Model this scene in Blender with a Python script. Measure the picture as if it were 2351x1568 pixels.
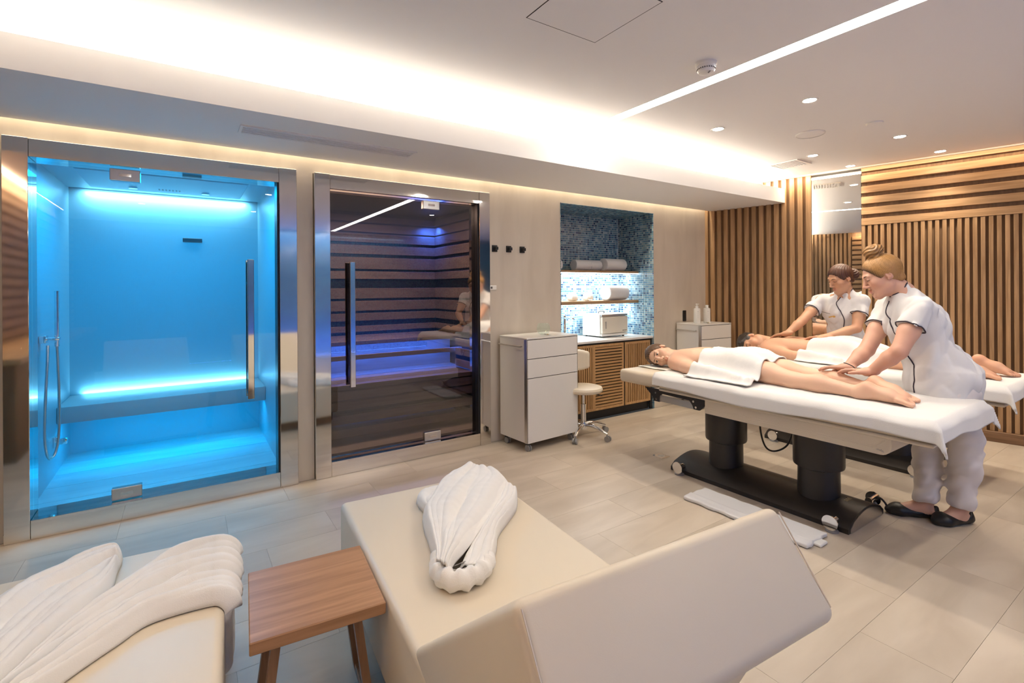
import bpy, bmesh, math, random
import numpy as np
from mathutils import Matrix, Vector
random.seed(7); rng = np.random.default_rng(7)
for o in list(bpy.data.objects): bpy.data.objects.remove(o, do_unlink=True)
scene = bpy.context.scene
col = scene.collection
PI = math.pi

# ---------------- camera ----------------
FPX, CX, CY, YAW, ROLL = 1130.0, 1175.5, 661.4, math.radians(33.6), 0.0061
cam_d = bpy.data.cameras.new('camera'); cam = bpy.data.objects.new('camera', cam_d); col.objects.link(cam)
cam_d.sensor_fit = 'HORIZONTAL'; cam_d.sensor_width = 36.0; cam_d.lens = 36.0 * FPX / 2351.0
cam_d.shift_y = -(784.0 - CY) / 2351.0; cam_d.clip_start = 0.02
cam.matrix_world = (Matrix.Translation((0, 0, 1.4)) @ Matrix.Rotation(-YAW, 4, 'Z')
                    @ Matrix.Rotation(PI / 2, 4, 'X') @ Matrix.Rotation(-ROLL, 4, 'Z'))
scene.camera = cam

# ---------------- world, exposure ----------------
w = bpy.data.worlds.new('world'); scene.world = w; w.use_nodes = True
w.node_tree.nodes['Background'].inputs[0].default_value = (0.02, 0.02, 0.02, 1)
vs = scene.view_settings
vs.view_transform = 'Standard'; vs.look = 'None'; vs.exposure = 1.06; vs.gamma = 1.0; vs.use_curve_mapping = False

# ---------------- architectural lights (LED strips in their slots, and one added left-wall light) ----------------
WARM = (1.0, 0.85, 0.66); NEUT = (1.0, 0.90, 0.76); PEACH = (1.0, 0.76, 0.52)
def area(name, loc, size, power, color, direction, spread=180):
    ld = bpy.data.lights.new(name, 'AREA'); ld.shape = 'RECTANGLE'; ld.size, ld.size_y = size
    ld.energy = power; ld.color = color; ld.spread = math.radians(spread)
    o = bpy.data.objects.new(name, ld); col.objects.link(o); o.location = loc
    d = Vector(direction).normalized(); o.rotation_euler = d.to_track_quat('-Z', 'Y').to_euler()
    return o
def area_xf(name, loc, xdir, ndir, size, power, color, spread=180):
    """rectangle light: long side along xdir, shining along ndir"""
    o = area(name, loc, size, power, color, ndir, spread)
    x = Vector(xdir).normalized(); z = -Vector(ndir).normalized(); x = (x - z * x.dot(z)).normalized(); y = z.cross(x)
    m = Matrix((x, y, z)).transposed().to_4x4(); m.translation = Vector(loc); o.matrix_world = m
    return o
# cove strip lying on top of the soffit, washing the ceiling
area_xf('cove_led_strip', (2.0, 3.15, 2.478), (1, 0, 0), (0, -0.42, 1), (7.1, 0.05), 68, NEUT)
# slot at the top of the tiled wall
area_xf('wall_wash_led', (2.0, 3.795, 2.60), (1, 0, 0), (0, 0.0, -1), (7.0, 0.03), 17, (1.0, 0.88, 0.68))
area_xf('added_left_wall_light', (-1.50, 0.0, 2.60), (0, 1, 0), (-0.5, 0, -1), (4.0, 0.03), 14, PEACH)  # unseen light added to brighten the left slats for the jamb reflection
# strip at the top of the slatted wall
area_xf('slat_wash_led', (5.88, 1.55, 2.60), (0.2069, -0.9784, 0), (0.8, 0.17, -1.0), (3.0, 0.03), 3.6, PEACH)
area_xf('corner_wash_led', (5.66, 2.62, 2.60), (0.2069, -0.9784, 0), (0.8, 0.17, -1.0), (0.6, 0.03), 0.9, PEACH)
# steam room
CY1 = (0.0, 0.47, 1.0); CY2 = (0.10, 0.62, 1.0)
area_xf('steam_top_led', (-0.1, 5.375, 2.235), (1, 0, 0), (0, 0.45, -1), (1.20, 0.04), 5.5, (0.34, 0.76, 1.0))
area_xf('steam_bench_led', (-0.1, 5.405, 0.536), (1, 0, 0), (0, 0.5, 1), (1.24, 0.012), 2.2, (0.30, 0.74, 1.0))
area_xf('steam_ceiling_led', (-0.1, 4.45, 2.20), (1, 0, 0), (0, 0, -1), (1.0, 0.5), 16, CY1)
area_xf('steam_kick_led', (-0.1, 5.0, 0.395), (1, 0, 0), (0, 0.15, -1), (1.3, 0.05), 4.5, CY1)
# sauna
BL = (0.03, 0.14, 1.0)
area_xf('sauna_bench_led', (1.62, 4.90, 0.845), (1, 0, 0), (0, 0.25, -1), (1.6, 0.03), 45, BL)
area_xf('sauna_side_led', (2.44, 4.35, 0.845), (0, 1, 0), (0.2, 0, -1), (0.9, 0.03), 16, BL)
area_xf('sauna_corner_led', (2.40, 5.30, 2.10), (1, 0, 0), (0.2, 0.3, -1), (0.12, 0.05), 9, BL)
area_xf('sauna_ceiling_lamp', (1.6, 4.5, 2.20), (1, 0, 0), (0, 0, -1), (0.2, 0.2), 30, (1.0, 0.82, 0.66))
# niche shelf strips
area_xf('niche_upper_led', (3.83, 4.20, 1.552), (1, 0, 0), (0, 0.45, -1), (1.30, 0.02), 5, (0.88, 0.95, 1.0))
area_xf('niche_lower_led', (3.83, 4.20, 1.204), (1, 0, 0), (0, 0.45, -1), (1.30, 0.02), 5, (0.88, 0.95, 1.0))
# blue wash on the mosaic wall at the far end of the room, behind the photographer
area_xf('mosaic_wash_led', (1.6, -3.05, 2.56), (1, 0, 0), (0, -0.4, -1), (5.5, 0.04), 14, (0.45, 0.70, 1.0))
area_xf('mosaic_floor_led', (2.2, -3.0, 0.06), (1, 0, 0), (0, -0.1, 1), (5.0, 0.05), 22, (0.12, 0.25, 1.0))

# ---------------- helpers ----------------
def tag(o, label=None, cat=None, group=None, kind=None):
    if label: o['label'] = label
    if cat: o['category'] = cat
    if group: o['group'] = group
    if kind: o['kind'] = kind
    return o
def empty(name, loc=(0, 0, 0), rz=0.0, parent=None):
    o = bpy.data.objects.new(name, None); col.objects.link(o); o.location = loc; o.rotation_euler = (0, 0, rz)
    o.empty_display_size = 0.1
    if parent: o.parent = parent
    return o
def thing(name, label, cat, loc=(0, 0, 0), rz=0.0, group=None):
    return tag(empty(name, loc, rz), label, cat, group)
def link_mesh(name, me, mat, parent=None, smooth=35):
    if mat is not None: me.materials.append(M[mat])
    if smooth:
        me.shade_smooth()
        if smooth < 180: me.set_sharp_from_angle(angle=math.radians(smooth))
    o = bpy.data.objects.new(name, me); col.objects.link(o)
    if parent: o.parent = parent
    return o
class MB:
    def __init__(s): s.v = []; s.f = []
    def add(s, v, f):
        n = len(s.v); s.v += [tuple(map(float, p)) for p in v]; s.f += [tuple(i + n for i in q) for q in f]; return s
    def box(s, x0, x1, y0, y1, z0, z1):
        v = [(x, y, z) for z in (z0, z1) for y in (y0, y1) for x in (x0, x1)]
        return s.add(v, [(0, 2, 3, 1), (4, 5, 7, 6), (0, 1, 5, 4), (2, 6, 7, 3), (0, 4, 6, 2), (1, 3, 7, 5)])
    def rbox(s, x0, x1, y0, y1, z0, z1, r=0.01, seg=3):
        bm = bmesh.new(); bmesh.ops.create_cube(bm, size=1)
        for v in bm.verts: v.co = Vector(((x0 + x1) / 2 + v.co.x * (x1 - x0), (y0 + y1) / 2 + v.co.y * (y1 - y0), (z0 + z1) / 2 + v.co.z * (z1 - z0)))
        bmesh.ops.bevel(bm, geom=list(bm.edges), offset=r, segments=seg, affect='EDGES', profile=0.5)
        bm.verts.index_update(); v = [tuple(p.co) for p in bm.verts]; f = [tuple(q.index for q in p.verts) for p in bm.faces]; bm.free()
        return s.add(v, f)
    def cyl(s, p0, p1, r0, r1=None, n=20):
        return s.tube([p0, p1], [r0, r0 if r1 is None else r1], n)
    def tube(s, path, r, n=10, caps=True, closed=False, flat=None):
        P = [np.array(p, float) for p in path]; m = len(P)
        R = [r] * m if np.isscalar(r) else list(r)
        T = [(P[(i + 1) % m] - P[(i - 1) % m]) if closed else (P[min(i + 1, m - 1)] - P[max(i - 1, 0)]) for i in range(m)]
        T = [t / (np.linalg.norm(t) + 1e-12) for t in T]
        a = np.array((0, 0, 1.0)) if abs(T[0][2]) < 0.9 else np.array((1.0, 0, 0))
        u = np.cross(T[0], a); u /= np.linalg.norm(u); v = []
        for i in range(m):
            u = u - T[i] * (u @ T[i]); u /= np.linalg.norm(u); w_ = np.cross(T[i], u)
            for k in range(n):
                t = 2 * PI * k / n; q = P[i] + (u * math.cos(t) + w_ * math.sin(t)) * R[i]
                v.append(q)
        f = []
        for i in range(m if closed else m - 1):
            j = (i + 1) % m
            for k in range(n): f.append((i * n + k, i * n + (k + 1) % n, j * n + (k + 1) % n, j * n + k))
        if caps and not closed: f.append(tuple(reversed(range(n)))); f.append(tuple(range((m - 1) * n, m * n)))
        return s.add(v, f)
    def lathe(s, prof, c=(0, 0, 0), n=32, cap=True):
        v = []; f = []
        for r, z in prof:
            for k in range(n): t = 2 * PI * k / n; v.append((c[0] + r * math.cos(t), c[1] + r * math.sin(t), c[2] + z))
        for i in range(len(prof) - 1):
            for k in range(n): f.append((i * n + k, i * n + (k + 1) % n, (i + 1) * n + (k + 1) % n, (i + 1) * n + k))
        if cap: f.append(tuple(reversed(range(n)))); f.append(tuple(range((len(prof) - 1) * n, len(prof) * n)))
        return s.add(v, f)
    def prism(s, poly, axis, a0, a1):
        """polygon in the two other axes (cyclic order), extruded along axis"""
        def p3(p, a): return {'x': (a, p[0], p[1]), 'y': (p[0], a, p[1]), 'z': (p[0], p[1], a)}[axis]
        n = len(poly); v = [p3(p, a0) for p in poly] + [p3(p, a1) for p in poly]
        f = [tuple(range(n)), tuple(reversed(range(n, 2 * n)))] + [(i, i + n, (i + 1) % n + n, (i + 1) % n) for i in range(n)]
        return s.add(v, f)
    def mesh(s, name):
        me = bpy.data.meshes.new(name); me.from_pydata(s.v, [], s.f); me.update()
        bm = bmesh.new(); bm.from_mesh(me); bmesh.ops.recalc_face_normals(bm, faces=bm.faces); bm.to_mesh(me); bm.free()
        return me
    def build(s, name, mat, parent=None, smooth=35): return link_mesh(name, s.mesh(name), mat, parent, smooth)
def copy_tree(o, parent=None):
    c = o.copy(); col.objects.link(c)
    if parent: c.parent = parent
    for ch in list(o.children): copy_tree(ch, c)
    return c

# ---------------- materials ----------------
M = {}
def nodes(name):
    m = bpy.data.materials.new(name); m.use_nodes = True; M[name] = m
    nt = m.node_tree; return m, nt, nt.nodes['Principled BSDF'], nt.nodes, nt.links
def plain(name, c, rough=0.5, metal=0.0, bump=0.0, bscale=200.0, vary=0.0, vscale=3.0, **kw):
    m, nt, b, N, L = nodes(name)
    b.inputs['Base Color'].default_value = (*c, 1); b.inputs['Roughness'].default_value = rough; b.inputs['Metallic'].default_value = metal
    for k, v in kw.items(): b.inputs[k.replace('_', ' ')].default_value = v
    if bump or vary:
        tc = N.new('ShaderNodeTexCoord')
    if vary:
        n = N.new('ShaderNodeTexNoise'); n.inputs['Scale'].default_value = vscale; n.inputs['Detail'].default_value = 5
        L.new(tc.outputs['Object'], n.inputs['Vector'])
        r = N.new('ShaderNodeValToRGB'); r.color_ramp.elements[0].color = (*[x * (1 - vary) for x in c], 1); r.color_ramp.elements[1].color = (*[min(1, x * (1 + vary)) for x in c], 1)
        r.color_ramp.elements[0].position = 0.3; r.color_ramp.elements[1].position = 0.7
        L.new(n.outputs[0], r.inputs[0]); L.new(r.outputs[0], b.inputs['Base Color'])
    if bump:
        n2 = N.new('ShaderNodeTexNoise'); n2.inputs['Scale'].default_value = bscale; n2.inputs['Detail'].default_value = 3
        L.new(tc.outputs['Object'], n2.inputs['Vector'])
        bp = N.new('ShaderNodeBump'); bp.inputs['Strength'].default_value = bump; bp.inputs['Distance'].default_value = 0.002
        L.new(n2.outputs[0], bp.inputs['Height']); L.new(bp.outputs[0], b.inputs['Normal'])
    return m
def grain(name, c0, c1, axis, rough=0.45, scale=1.0, stretch=18.0, objvar=0.25, bump=0.05, detail=6):
    """stretched-noise grain along one object axis, shifted and toned per object"""
    m, nt, b, N, L = nodes(name); b.inputs['Roughness'].default_value = rough
    tc = N.new('ShaderNodeTexCoord'); oi = N.new('ShaderNodeObjectInfo')
    ad = N.new('ShaderNodeVectorMath'); ad.operation = 'ADD'
    mu = N.new('ShaderNodeVectorMath'); mu.operation = 'SCALE'; mu.inputs[0].default_value = (7.3, 3.1, 5.7)
    L.new(oi.outputs['Random'], mu.inputs['Scale']); L.new(tc.outputs['Object'], ad.inputs[0]); L.new(mu.outputs[0], ad.inputs[1])
    mp = N.new('ShaderNodeMapping'); s = [stretch * scale] * 3; s['xyz'.index(axis)] = 1.2 * scale; mp.inputs['Scale'].default_value = s
    L.new(ad.outputs[0], mp.inputs['Vector'])
    n = N.new('ShaderNodeTexNoise'); n.inputs['Scale'].default_value = 2.2; n.inputs['Detail'].default_value = detail; n.inputs['Distortion'].default_value = 0.6
    L.new(mp.outputs[0], n.inputs['Vector'])
    r = N.new('ShaderNodeValToRGB'); r.color_ramp.elements[0].position = 0.28; r.color_ramp.elements[1].position = 0.72
    r.color_ramp.elements[0].color = (*c0, 1); r.color_ramp.elements[1].color = (*c1, 1)
    L.new(n.outputs[0], r.inputs[0])
    hs = N.new('ShaderNodeHueSaturation'); mr = N.new('ShaderNodeMapRange'); mr.inputs['To Min'].default_value = 1 - objvar; mr.inputs['To Max'].default_value = 1 + objvar
    L.new(oi.outputs['Random'], mr.inputs[0]); L.new(mr.outputs[0], hs.inputs['Value']); L.new(r.outputs[0], hs.inputs['Color']); L.new(hs.outputs[0], b.inputs['Base Color'])
    if bump:
        bp = N.new('ShaderNodeBump'); bp.inputs['Strength'].default_value = bump; bp.inputs['Distance'].default_value = 0.003
        L.new(n.outputs[0], bp.inputs['Height']); L.new(bp.outputs[0], b.inputs['Normal'])
    return m
def emit(name, c, strength):
    m, nt, b, N, L = nodes(name); b.inputs['Base Color'].default_value = (*c, 1)
    b.inputs['Emission Color'].default_value = (*c, 1); b.inputs['Emission Strength'].default_value = strength; return m
def thin_glass(name, tint, ior=1.5, rough=0.0, gmul=1.0):
    m, nt, b, N, L = nodes(name); N.remove(b); out = N['Material Output']
    t = N.new('ShaderNodeBsdfTransparent'); t.inputs[0].default_value = (*tint, 1)
    g = N.new('ShaderNodeBsdfGlossy'); g.inputs['Roughness'].default_value = rough; g.inputs['Color'].default_value = (gmul, gmul, gmul, 1)
    fr = N.new('ShaderNodeFresnel'); fr.inputs['IOR'].default_value = ior; mx = N.new('ShaderNodeMixShader')
    ge = N.new('ShaderNodeNewGeometry'); iv = N.new('ShaderNodeMath'); iv.operation = 'SUBTRACT'; iv.inputs[0].default_value = 1; L.new(ge.outputs['Backfacing'], iv.inputs[1])
    ml = N.new('ShaderNodeMath'); ml.operation = 'MULTIPLY'; L.new(fr.outputs[0], ml.inputs[0]); L.new(iv.outputs[0], ml.inputs[1]); L.new(ml.outputs[0], mx.inputs[0]); L.new(t.outputs[0], mx.inputs[1]); L.new(g.outputs[0], mx.inputs[2]); L.new(mx.outputs[0], out.inputs[0]); return m
def mosaic(name, pitch, rough=0.15):
    """glass mosaic for a wall nobody stands near: brick texture cells with random blues"""
    m, nt, b, N, L = nodes(name); b.inputs['Roughness'].default_value = rough
    tc = N.new('ShaderNodeTexCoord'); mp = N.new('ShaderNodeMapping'); mp.inputs['Scale'].default_value = (1 / pitch,) * 3; mp.inputs['Rotation'].default_value = (PI / 2, 0, 0)
    L.new(tc.outputs['Object'], mp.inputs[0])
    br = N.new('ShaderNodeTexBrick'); br.offset = 0; br.inputs['Scale'].default_value = 1; br.inputs['Mortar Size'].default_value = 0.06; br.inputs['Brick Width'].default_value = 1; br.inputs['Row Height'].default_value = 1
    br.inputs['Color1'].default_value = (0.02, 0.10, 0.28, 1); br.inputs['Color2'].default_value = (0.05, 0.24, 0.42, 1); br.inputs['Mortar'].default_value = (0.35, 0.45, 0.5, 1)
    L.new(mp.outputs[0], br.inputs['Vector']); L.new(br.outputs[0], b.inputs['Base Color']); return m
def attr_mat(name, attr, rough=0.5, bump=0.0, bscale=300, sss=0.0, sheen=0.0):
    m, nt, b, N, L = nodes(name); b.inputs['Roughness'].default_value = rough
    a = N.new('ShaderNodeVertexColor'); a.layer_name = attr; L.new(a.outputs[0], b.inputs['Base Color'])
    if sss: b.inputs['Subsurface Weight'].default_value = sss; b.inputs['Subsurface Radius'].default_value = (0.012, 0.005, 0.003); b.inputs['Subsurface Scale'].default_value = 1.0
    if bump:
        tc = N.new('ShaderNodeTexCoord'); n2 = N.new('ShaderNodeTexNoise'); n2.inputs['Scale'].default_value = bscale; L.new(tc.outputs['Object'], n2.inputs['Vector'])
        bp = N.new('ShaderNodeBump'); bp.inputs['Strength'].default_value = bump; bp.inputs['Distance'].default_value = 0.002
        L.new(n2.outputs[0], bp.inputs['Height']); L.new(bp.outputs[0], b.inputs['Normal'])
    return m
plain('paint', (0.86, 0.84, 0.815), 0.75)
plain('paint_gap', (0.05, 0.045, 0.04), 0.9)
grain('wall_stone', (0.60, 0.52, 0.42), (0.71, 0.63, 0.52), 'z', rough=0.42, scale=0.5, stretch=5.0, objvar=0.0, bump=0.02)
grain('floor_stone', (0.46, 0.385, 0.30), (0.60, 0.52, 0.42), 'x', rough=0.33, scale=0.55, stretch=5.0, objvar=0.035, bump=0.0)
plain('grout', (0.46, 0.40, 0.33), 0.8)
grain('oak_v', (0.30, 0.165, 0.07), (0.50, 0.305, 0.15), 'z', rough=0.5, objvar=0.13)
grain('oak_h', (0.30, 0.165, 0.07), (0.50, 0.305, 0.15), 'y', rough=0.5, objvar=0.10)
grain('oak_back', (0.16, 0.088, 0.042), (0.25, 0.145, 0.07), 'z', rough=0.7, objvar=0.0)
grain('skirting_oak', (0.16, 0.085, 0.04), (0.27, 0.15, 0.075), 'y', rough=0.5, objvar=0.0)
grain('teak_top', (0.30, 0.145, 0.065), (0.50, 0.275, 0.14), 'x', rough=0.38, scale=1.0, stretch=16, objvar=0.02)
grain('teak_leg', (0.25, 0.125, 0.06), (0.42, 0.24, 0.125), 'z', rough=0.42, stretch=24, objvar=0.05)
grain('shelf_oak', (0.34, 0.20, 0.095), (0.50, 0.32, 0.17), 'x', rough=0.5, objvar=0.0)
grain('door_oak_v', (0.42, 0.23, 0.09), (0.58, 0.35, 0.16), 'z', rough=0.5, objvar=0.08)
grain('door_oak_h', (0.42, 0.23, 0.09), (0.58, 0.35, 0.16), 'x', rough=0.5, objvar=0.08)
grain('sauna_board', (0.27, 0.20, 0.16), (0.42, 0.33, 0.27), 'x', rough=0.5, stretch=10, objvar=0.12)
plain('black_board', (0.018, 0.016, 0.015), 0.5)
plain('steel', (0.74, 0.71, 0.67), 0.06, 1.0)
plain('brushed', (0.62, 0.60, 0.57), 0.28, 1.0)
plain('chrome', (0.86, 0.86, 0.86), 0.05, 1.0)
plain('mirror_glass', (0.92, 0.92, 0.90), 0.0, 1.0)
plain('black_metal', (0.022, 0.018, 0.016), 0.38)
plain('dark_plastic', (0.012, 0.012, 0.012), 0.45)
plain('grey_plastic', (0.30, 0.29, 0.28), 0.4)
plain('gasket', (0.012, 0.013, 0.016), 0.35)
thin_glass('clear_glass', (0.93, 0.97, 0.98), 1.52)
thin_glass('smoked_glass', (0.36, 0.32, 0.31), 1.95, gmul=0.95)
thin_glass('bowl_glass', (0.95, 0.985, 0.975), 1.5, 0.0)
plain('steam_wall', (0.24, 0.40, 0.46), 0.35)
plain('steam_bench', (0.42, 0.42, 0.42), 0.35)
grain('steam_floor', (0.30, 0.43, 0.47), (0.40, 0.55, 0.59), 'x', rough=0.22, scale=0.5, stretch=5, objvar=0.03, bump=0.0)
mosaic('mosaic_wall', 0.03)
plain('tile_grout', (0.80, 0.81, 0.80), 0.8)
attr_mat('mosaic_tiles', 'Col', 0.12)
plain('leather', (0.74, 0.65, 0.51), 0.42, bump=0.06, bscale=350)
plain('leather_dark', (0.74, 0.65, 0.52), 0.42, bump=0.06, bscale=350)
plain('table_leather', (0.66, 0.575, 0.45), 0.4, bump=0.05, bscale=350)
plain('terry', (0.77, 0.755, 0.735), 0.95, bump=0.55, bscale=420, Sheen_Weight=0.25)
plain('terry_soft', (0.86, 0.84, 0.80), 0.95, bump=0.4, bscale=300, Sheen_Weight=0.25)
plain('uniform', (0.72, 0.71, 0.71), 0.8, bump=0.10, bscale=900)
plain('trouser', (0.74, 0.69, 0.67), 0.85, bump=0.10, bscale=700)
plain('piping', (0.04, 0.03, 0.045), 0.7)
plain('cart_white', (0.74, 0.71, 0.67), 0.35)
plain('white_plastic', (0.84, 0.82, 0.77), 0.35)
plain('cream_plastic', (0.74, 0.68, 0.57), 0.38)
plain('worktop', (0.82, 0.80, 0.77), 0.25, vary=0.04, vscale=6)
plain('petal', (0.90, 0.88, 0.80), 0.6); plain('petal_heart', (0.95, 0.62, 0.05), 0.6)
plain('tag_grey', (0.25, 0.22, 0.22), 0.8)
plain('ink', (0.12, 0.11, 0.10), 0.7); plain('gold', (0.65, 0.40, 0.10), 0.4, 0.6)
emit('led_panel', (1.0, 0.93, 0.84), 12.0)
emit('lamp_disc', (1.0, 0.96, 0.90), 40.0)
emit('led_white', (0.92, 0.97, 1.0), 6.0)
# =====================================================================  THE ROOM
YB = 3.84; ZC = 2.62; WS = Vector((0.2069, -0.9784, 0)); WN = Vector((-0.9784, -0.2069, 0)); WC = Vector((5.494, 3.84, 0))
WALL_RZ = math.atan2(WS.y, WS.x)                        # local x of the slatted wall runs along WS, local -y ... see below
def wallpt(s, out=0.0, z=0.0): p = WC + WS * s + WN * out; return (p.x, p.y, z)

# ---- floor with separate stone tiles ----
fl = tag(MB().box(-1.7, 7.3, -3.4, 3.84, -0.08, -0.004).build('floor', 'grout', None, 0), kind='structure')
TW, TD = 0.90, 0.295; nt = 0
tile_me = None
for j in range(-9, 14):
    y1 = 3.836 - (j + 0) * TD
    if j < 0: continue
    off = (j * 0.37) % TW
    for i in range(-3, 10):
        x0 = -0.93 + i * TW - off + 0.6
        y0 = y1 - TD
        if x0 + TW < -1.65 or x0 > 6.6 or y0 < -0.25: continue
        a = max(x0, -1.66); b_ = min(x0 + TW, 6.75)
        full = (a == x0 and b_ == x0 + TW)
        if full:
            if tile_me is None:
                mb = MB().box(0.0006, TW - 0.0006, -TD + 0.0006, -0.0006, -0.03, 0.0)
                tile_me = mb.mesh('tile'); tile_me.materials.append(M['floor_stone'])
            o = bpy.data.objects.new('tile', tile_me)
        else:
            me = MB().box(a - x0 + 0.001, b_ - x0 - 0.001, -TD + 0.001, -0.001, -0.03, 0.0).mesh('tile'); me.materials.append(M['floor_stone'])
            o = bpy.data.objects.new('tile', me)
        col.objects.link(o); o.parent = fl; o.location = (x0, y1, 0.0); nt += 1
rear = MB().box(-1.66, 7.2, -3.4, 3.836 - 14 * TD - 0.001, -0.03, 0.0).build('rear_paving', 'floor_stone', fl, 0)

# ---- ceiling with the recessed light strip ----
SX0, SX1, SY0, SY1 = 2.552, 2.648, -3.0, 2.86
c = MB()
c.box(-1.7, SX0, -3.4, 3.9, ZC, ZC + 0.1).box(SX1, 7.3, -3.4, 3.9, ZC, ZC + 0.1).box(SX0, SX1, SY1, 3.9, ZC, ZC + 0.1).box(SX0, SX1, -3.4, SY0, ZC, ZC + 0.1)
c.box(SX0 - 0.02, SX1 + 0.02, SY0, SY1, ZC + 0.05, ZC + 0.1)
ceil = tag(c.build('ceiling', 'paint', None, 0), kind='structure')
st = thing('strip_light', 'long white recessed light strip running across the ceiling', 'ceiling light', (2.6, 0, ZC))
MB().box(-0.048, 0.048, SY0 + 0.001, SY1 - 0.001, 0.002, 0.02).build('diffuser', 'led_panel', st, 0)
# soffit box along the tiled wall
ZS = 2.35
so = MB().prism([(2.94, ZS), (3.77, ZS), (3.77, 2.50), (3.745, 2.50), (3.745, ZS + 0.03), (2.965, ZS + 0.03), (2.965, 2.507), (2.94, 2.507)], 'x', -1.6, 5.69)
tag(so.build('trim_1', 'paint', None, 0), kind='structure')
# linear air diffuser in the soffit
v = thing('air_vent', 'long slotted air vent set into the soffit above the steam room', 'air vent', (0.81, 3.29, ZS))
MB().box(-0.54, 0.54, -0.08, -0.068, -0.008, 0).box(-0.54, 0.54, 0.068, 0.08, -0.008, 0).box(-0.54, -0.525, -0.068, 0.068, -0.008, 0).box(0.525, 0.54, -0.068, 0.068, -0.008, 0).build('frame', 'paint', v, 0)
MB().box(-0.525, 0.525, -0.068, 0.068, -0.0012, -0.0002).build('backing', 'paint_gap', v, 0)
for k in range(5): MB().box(-0.525, 0.525, -0.056 + k * 0.028 - 0.0075, -0.056 + k * 0.028 + 0.0075, -0.008, -0.003).build('slat', 'paint', v, 0)

# ---- tiled back wall with openings ----
bw = MB()
for a, b_ in ((-1.7, -0.84), (0.675, 0.79), (2.29, 3.137), (4.516, 5.75)): bw.box(a, b_, YB, YB + 0.16, 0, 2.75)
for a, b_, z in ((-0.84, 0.675, 2.262), (0.79, 2.29, 2.258), (3.137, 4.516, 2.252)): bw.box(a, b_, YB, YB + 0.16, z, 2.75)
tag(bw.build('wall_back', 'wall_stone', None, 0), kind='structure')

# ---- slatted oak wall on the right, at an angle ----
wr = empty('wall_right', (WC.x, WC.y, 0)); tag(wr, kind='structure')
# local frame: x along the wall (WS), y out of the wall into the room is WN
wr.matrix_world = Matrix(((WS.x, WN.x, 0, WC.x), (WS.y, WN.y, 0, WC.y), (0, 0, 1, 0), (0, 0, 0, 1)))
MB().box(-0.15, 1.177, -0.10, -0.03, 0, ZC).box(1.636, 7.6, -0.10, -0.03, 0, ZC).build('backing', 'oak_back', wr, 0)
sl_l = MB().rbox(-0.0245, 0.0245, -0.03, 0.0, 0.0, ZC - 0.003, 0.002, 1).mesh('slat'); sl_l.materials.append(M['oak_v'])
for k in range(15):
    o = bpy.data.objects.new('slat', sl_l); col.objects.link(o); o.parent = wr; o.location = (0.012 + 0.0815 * k, 0, 0)
sl_r = MB().rbox(-0.0155, 0.0155, -0.03, 0.0, 0.092, 2.024, 0.002, 1).mesh('slat'); sl_r.materials.append(M['oak_v'])
for k in range(60):
    o = bpy.data.objects.new('slat', sl_r); col.objects.link(o); o.parent = wr; o.location = (1.653 + 0.0525 * k, 0, 0)
bd = MB().rbox(-2.98, 2.98, -0.03, 0.004, -0.0355, 0.0355, 0.002, 1).mesh('board')
for k in range(6):
    # board mesh with long axis on local y for the grain: rotate
    if k == 0:
        bdy = MB().rbox(-0.004, 0.03, -2.98, 2.98, -0.0355, 0.0355, 0.002, 1).mesh('board'); bdy.materials.append(M['oak_h'])
    o = bpy.data.objects.new('board', bdy); col.objects.link(o); o.parent = wr; o.location = (1.637 + 2.98, 0, 2.0605 + 0.1105 * k if k < 5 else 2.597)
    o.rotation_euler = (0, 0, -PI / 2)
    if k == 5: o.scale = (1, 1, 0.55)
bsk = MB().rbox(-0.02, 0.03, -2.98, 2.98, 0.0, 0.092, 0.003, 1).build('skirting_board', 'skirting_oak', wr); bsk.location = (1.637 + 2.98, 0, 0); bsk.rotation_euler = (0, 0, -PI / 2)
mr_ = thing('wall_mirror', 'tall frameless mirror panel between the two slatted oak wall sections', 'mirror'); mr_.matrix_world = wr.matrix_world
MB().box(1.182, 1.632, -0.10, -0.028, 0.0, 2.60).build('backing_panel', 'black_board', mr_, 0)
MB().box(1.182, 1.632, -0.027, -0.022, 0.0, 2.60).build('mirror_pane', 'mirror_glass', mr_, 0)

# ---- left wall: slats, console ----
wl = empty('wall_left', (-1.6, 0, 0)); tag(wl, kind='structure')
MB().box(-0.1, 0, -3.4, 3.9, 0, ZC).build('backing', 'oak_back', wl, 0)
sv = MB().rbox(0, 0.03, -0.0245, 0.0245, 0, ZC - 0.002, 0.002, 1).mesh('slat'); sv.materials.append(M['oak_v'])
for k in range(21): o = bpy.data.objects.new('slat', sv); col.objects.link(o); o.parent = wl; o.location = (0, 2.10 + 0.0815 * k, 0)
sh = MB().rbox(0, 0.03, -2.68, 2.68, -0.0355, 0.0355, 0.002, 1).mesh('board'); sh.materials.append(M['oak_h'])
for k in range(23): o = bpy.data.objects.new('board', sh); col.objects.link(o); o.parent = wl; o.location = (0, -0.63, 0.06 + 0.1105 * k)
cn = thing('console_counter', 'long oak console counter against the slatted wall, seen reflected in the steel jamb', 'counter', (-1.34, 0, 0))
MB().rbox(-0.225, 0.225, -2.0, 2.05, 0.80, 0.85, 0.004, 1).build('counter_top', 'oak_h', cn)
MB().box(-0.205, 0.19, -1.98, 2.03, 0.0, 0.80).build('body', 'oak_back', cn, 0)
# rear wall with mosaic, behind the photographer; right-hand closing wall
tag(MB().box(-1.7, 7.4, -3.5, -3.3, 0, ZC + 0.1).build('wall_front', 'mosaic_wall', None, 0), kind='structure')

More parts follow.
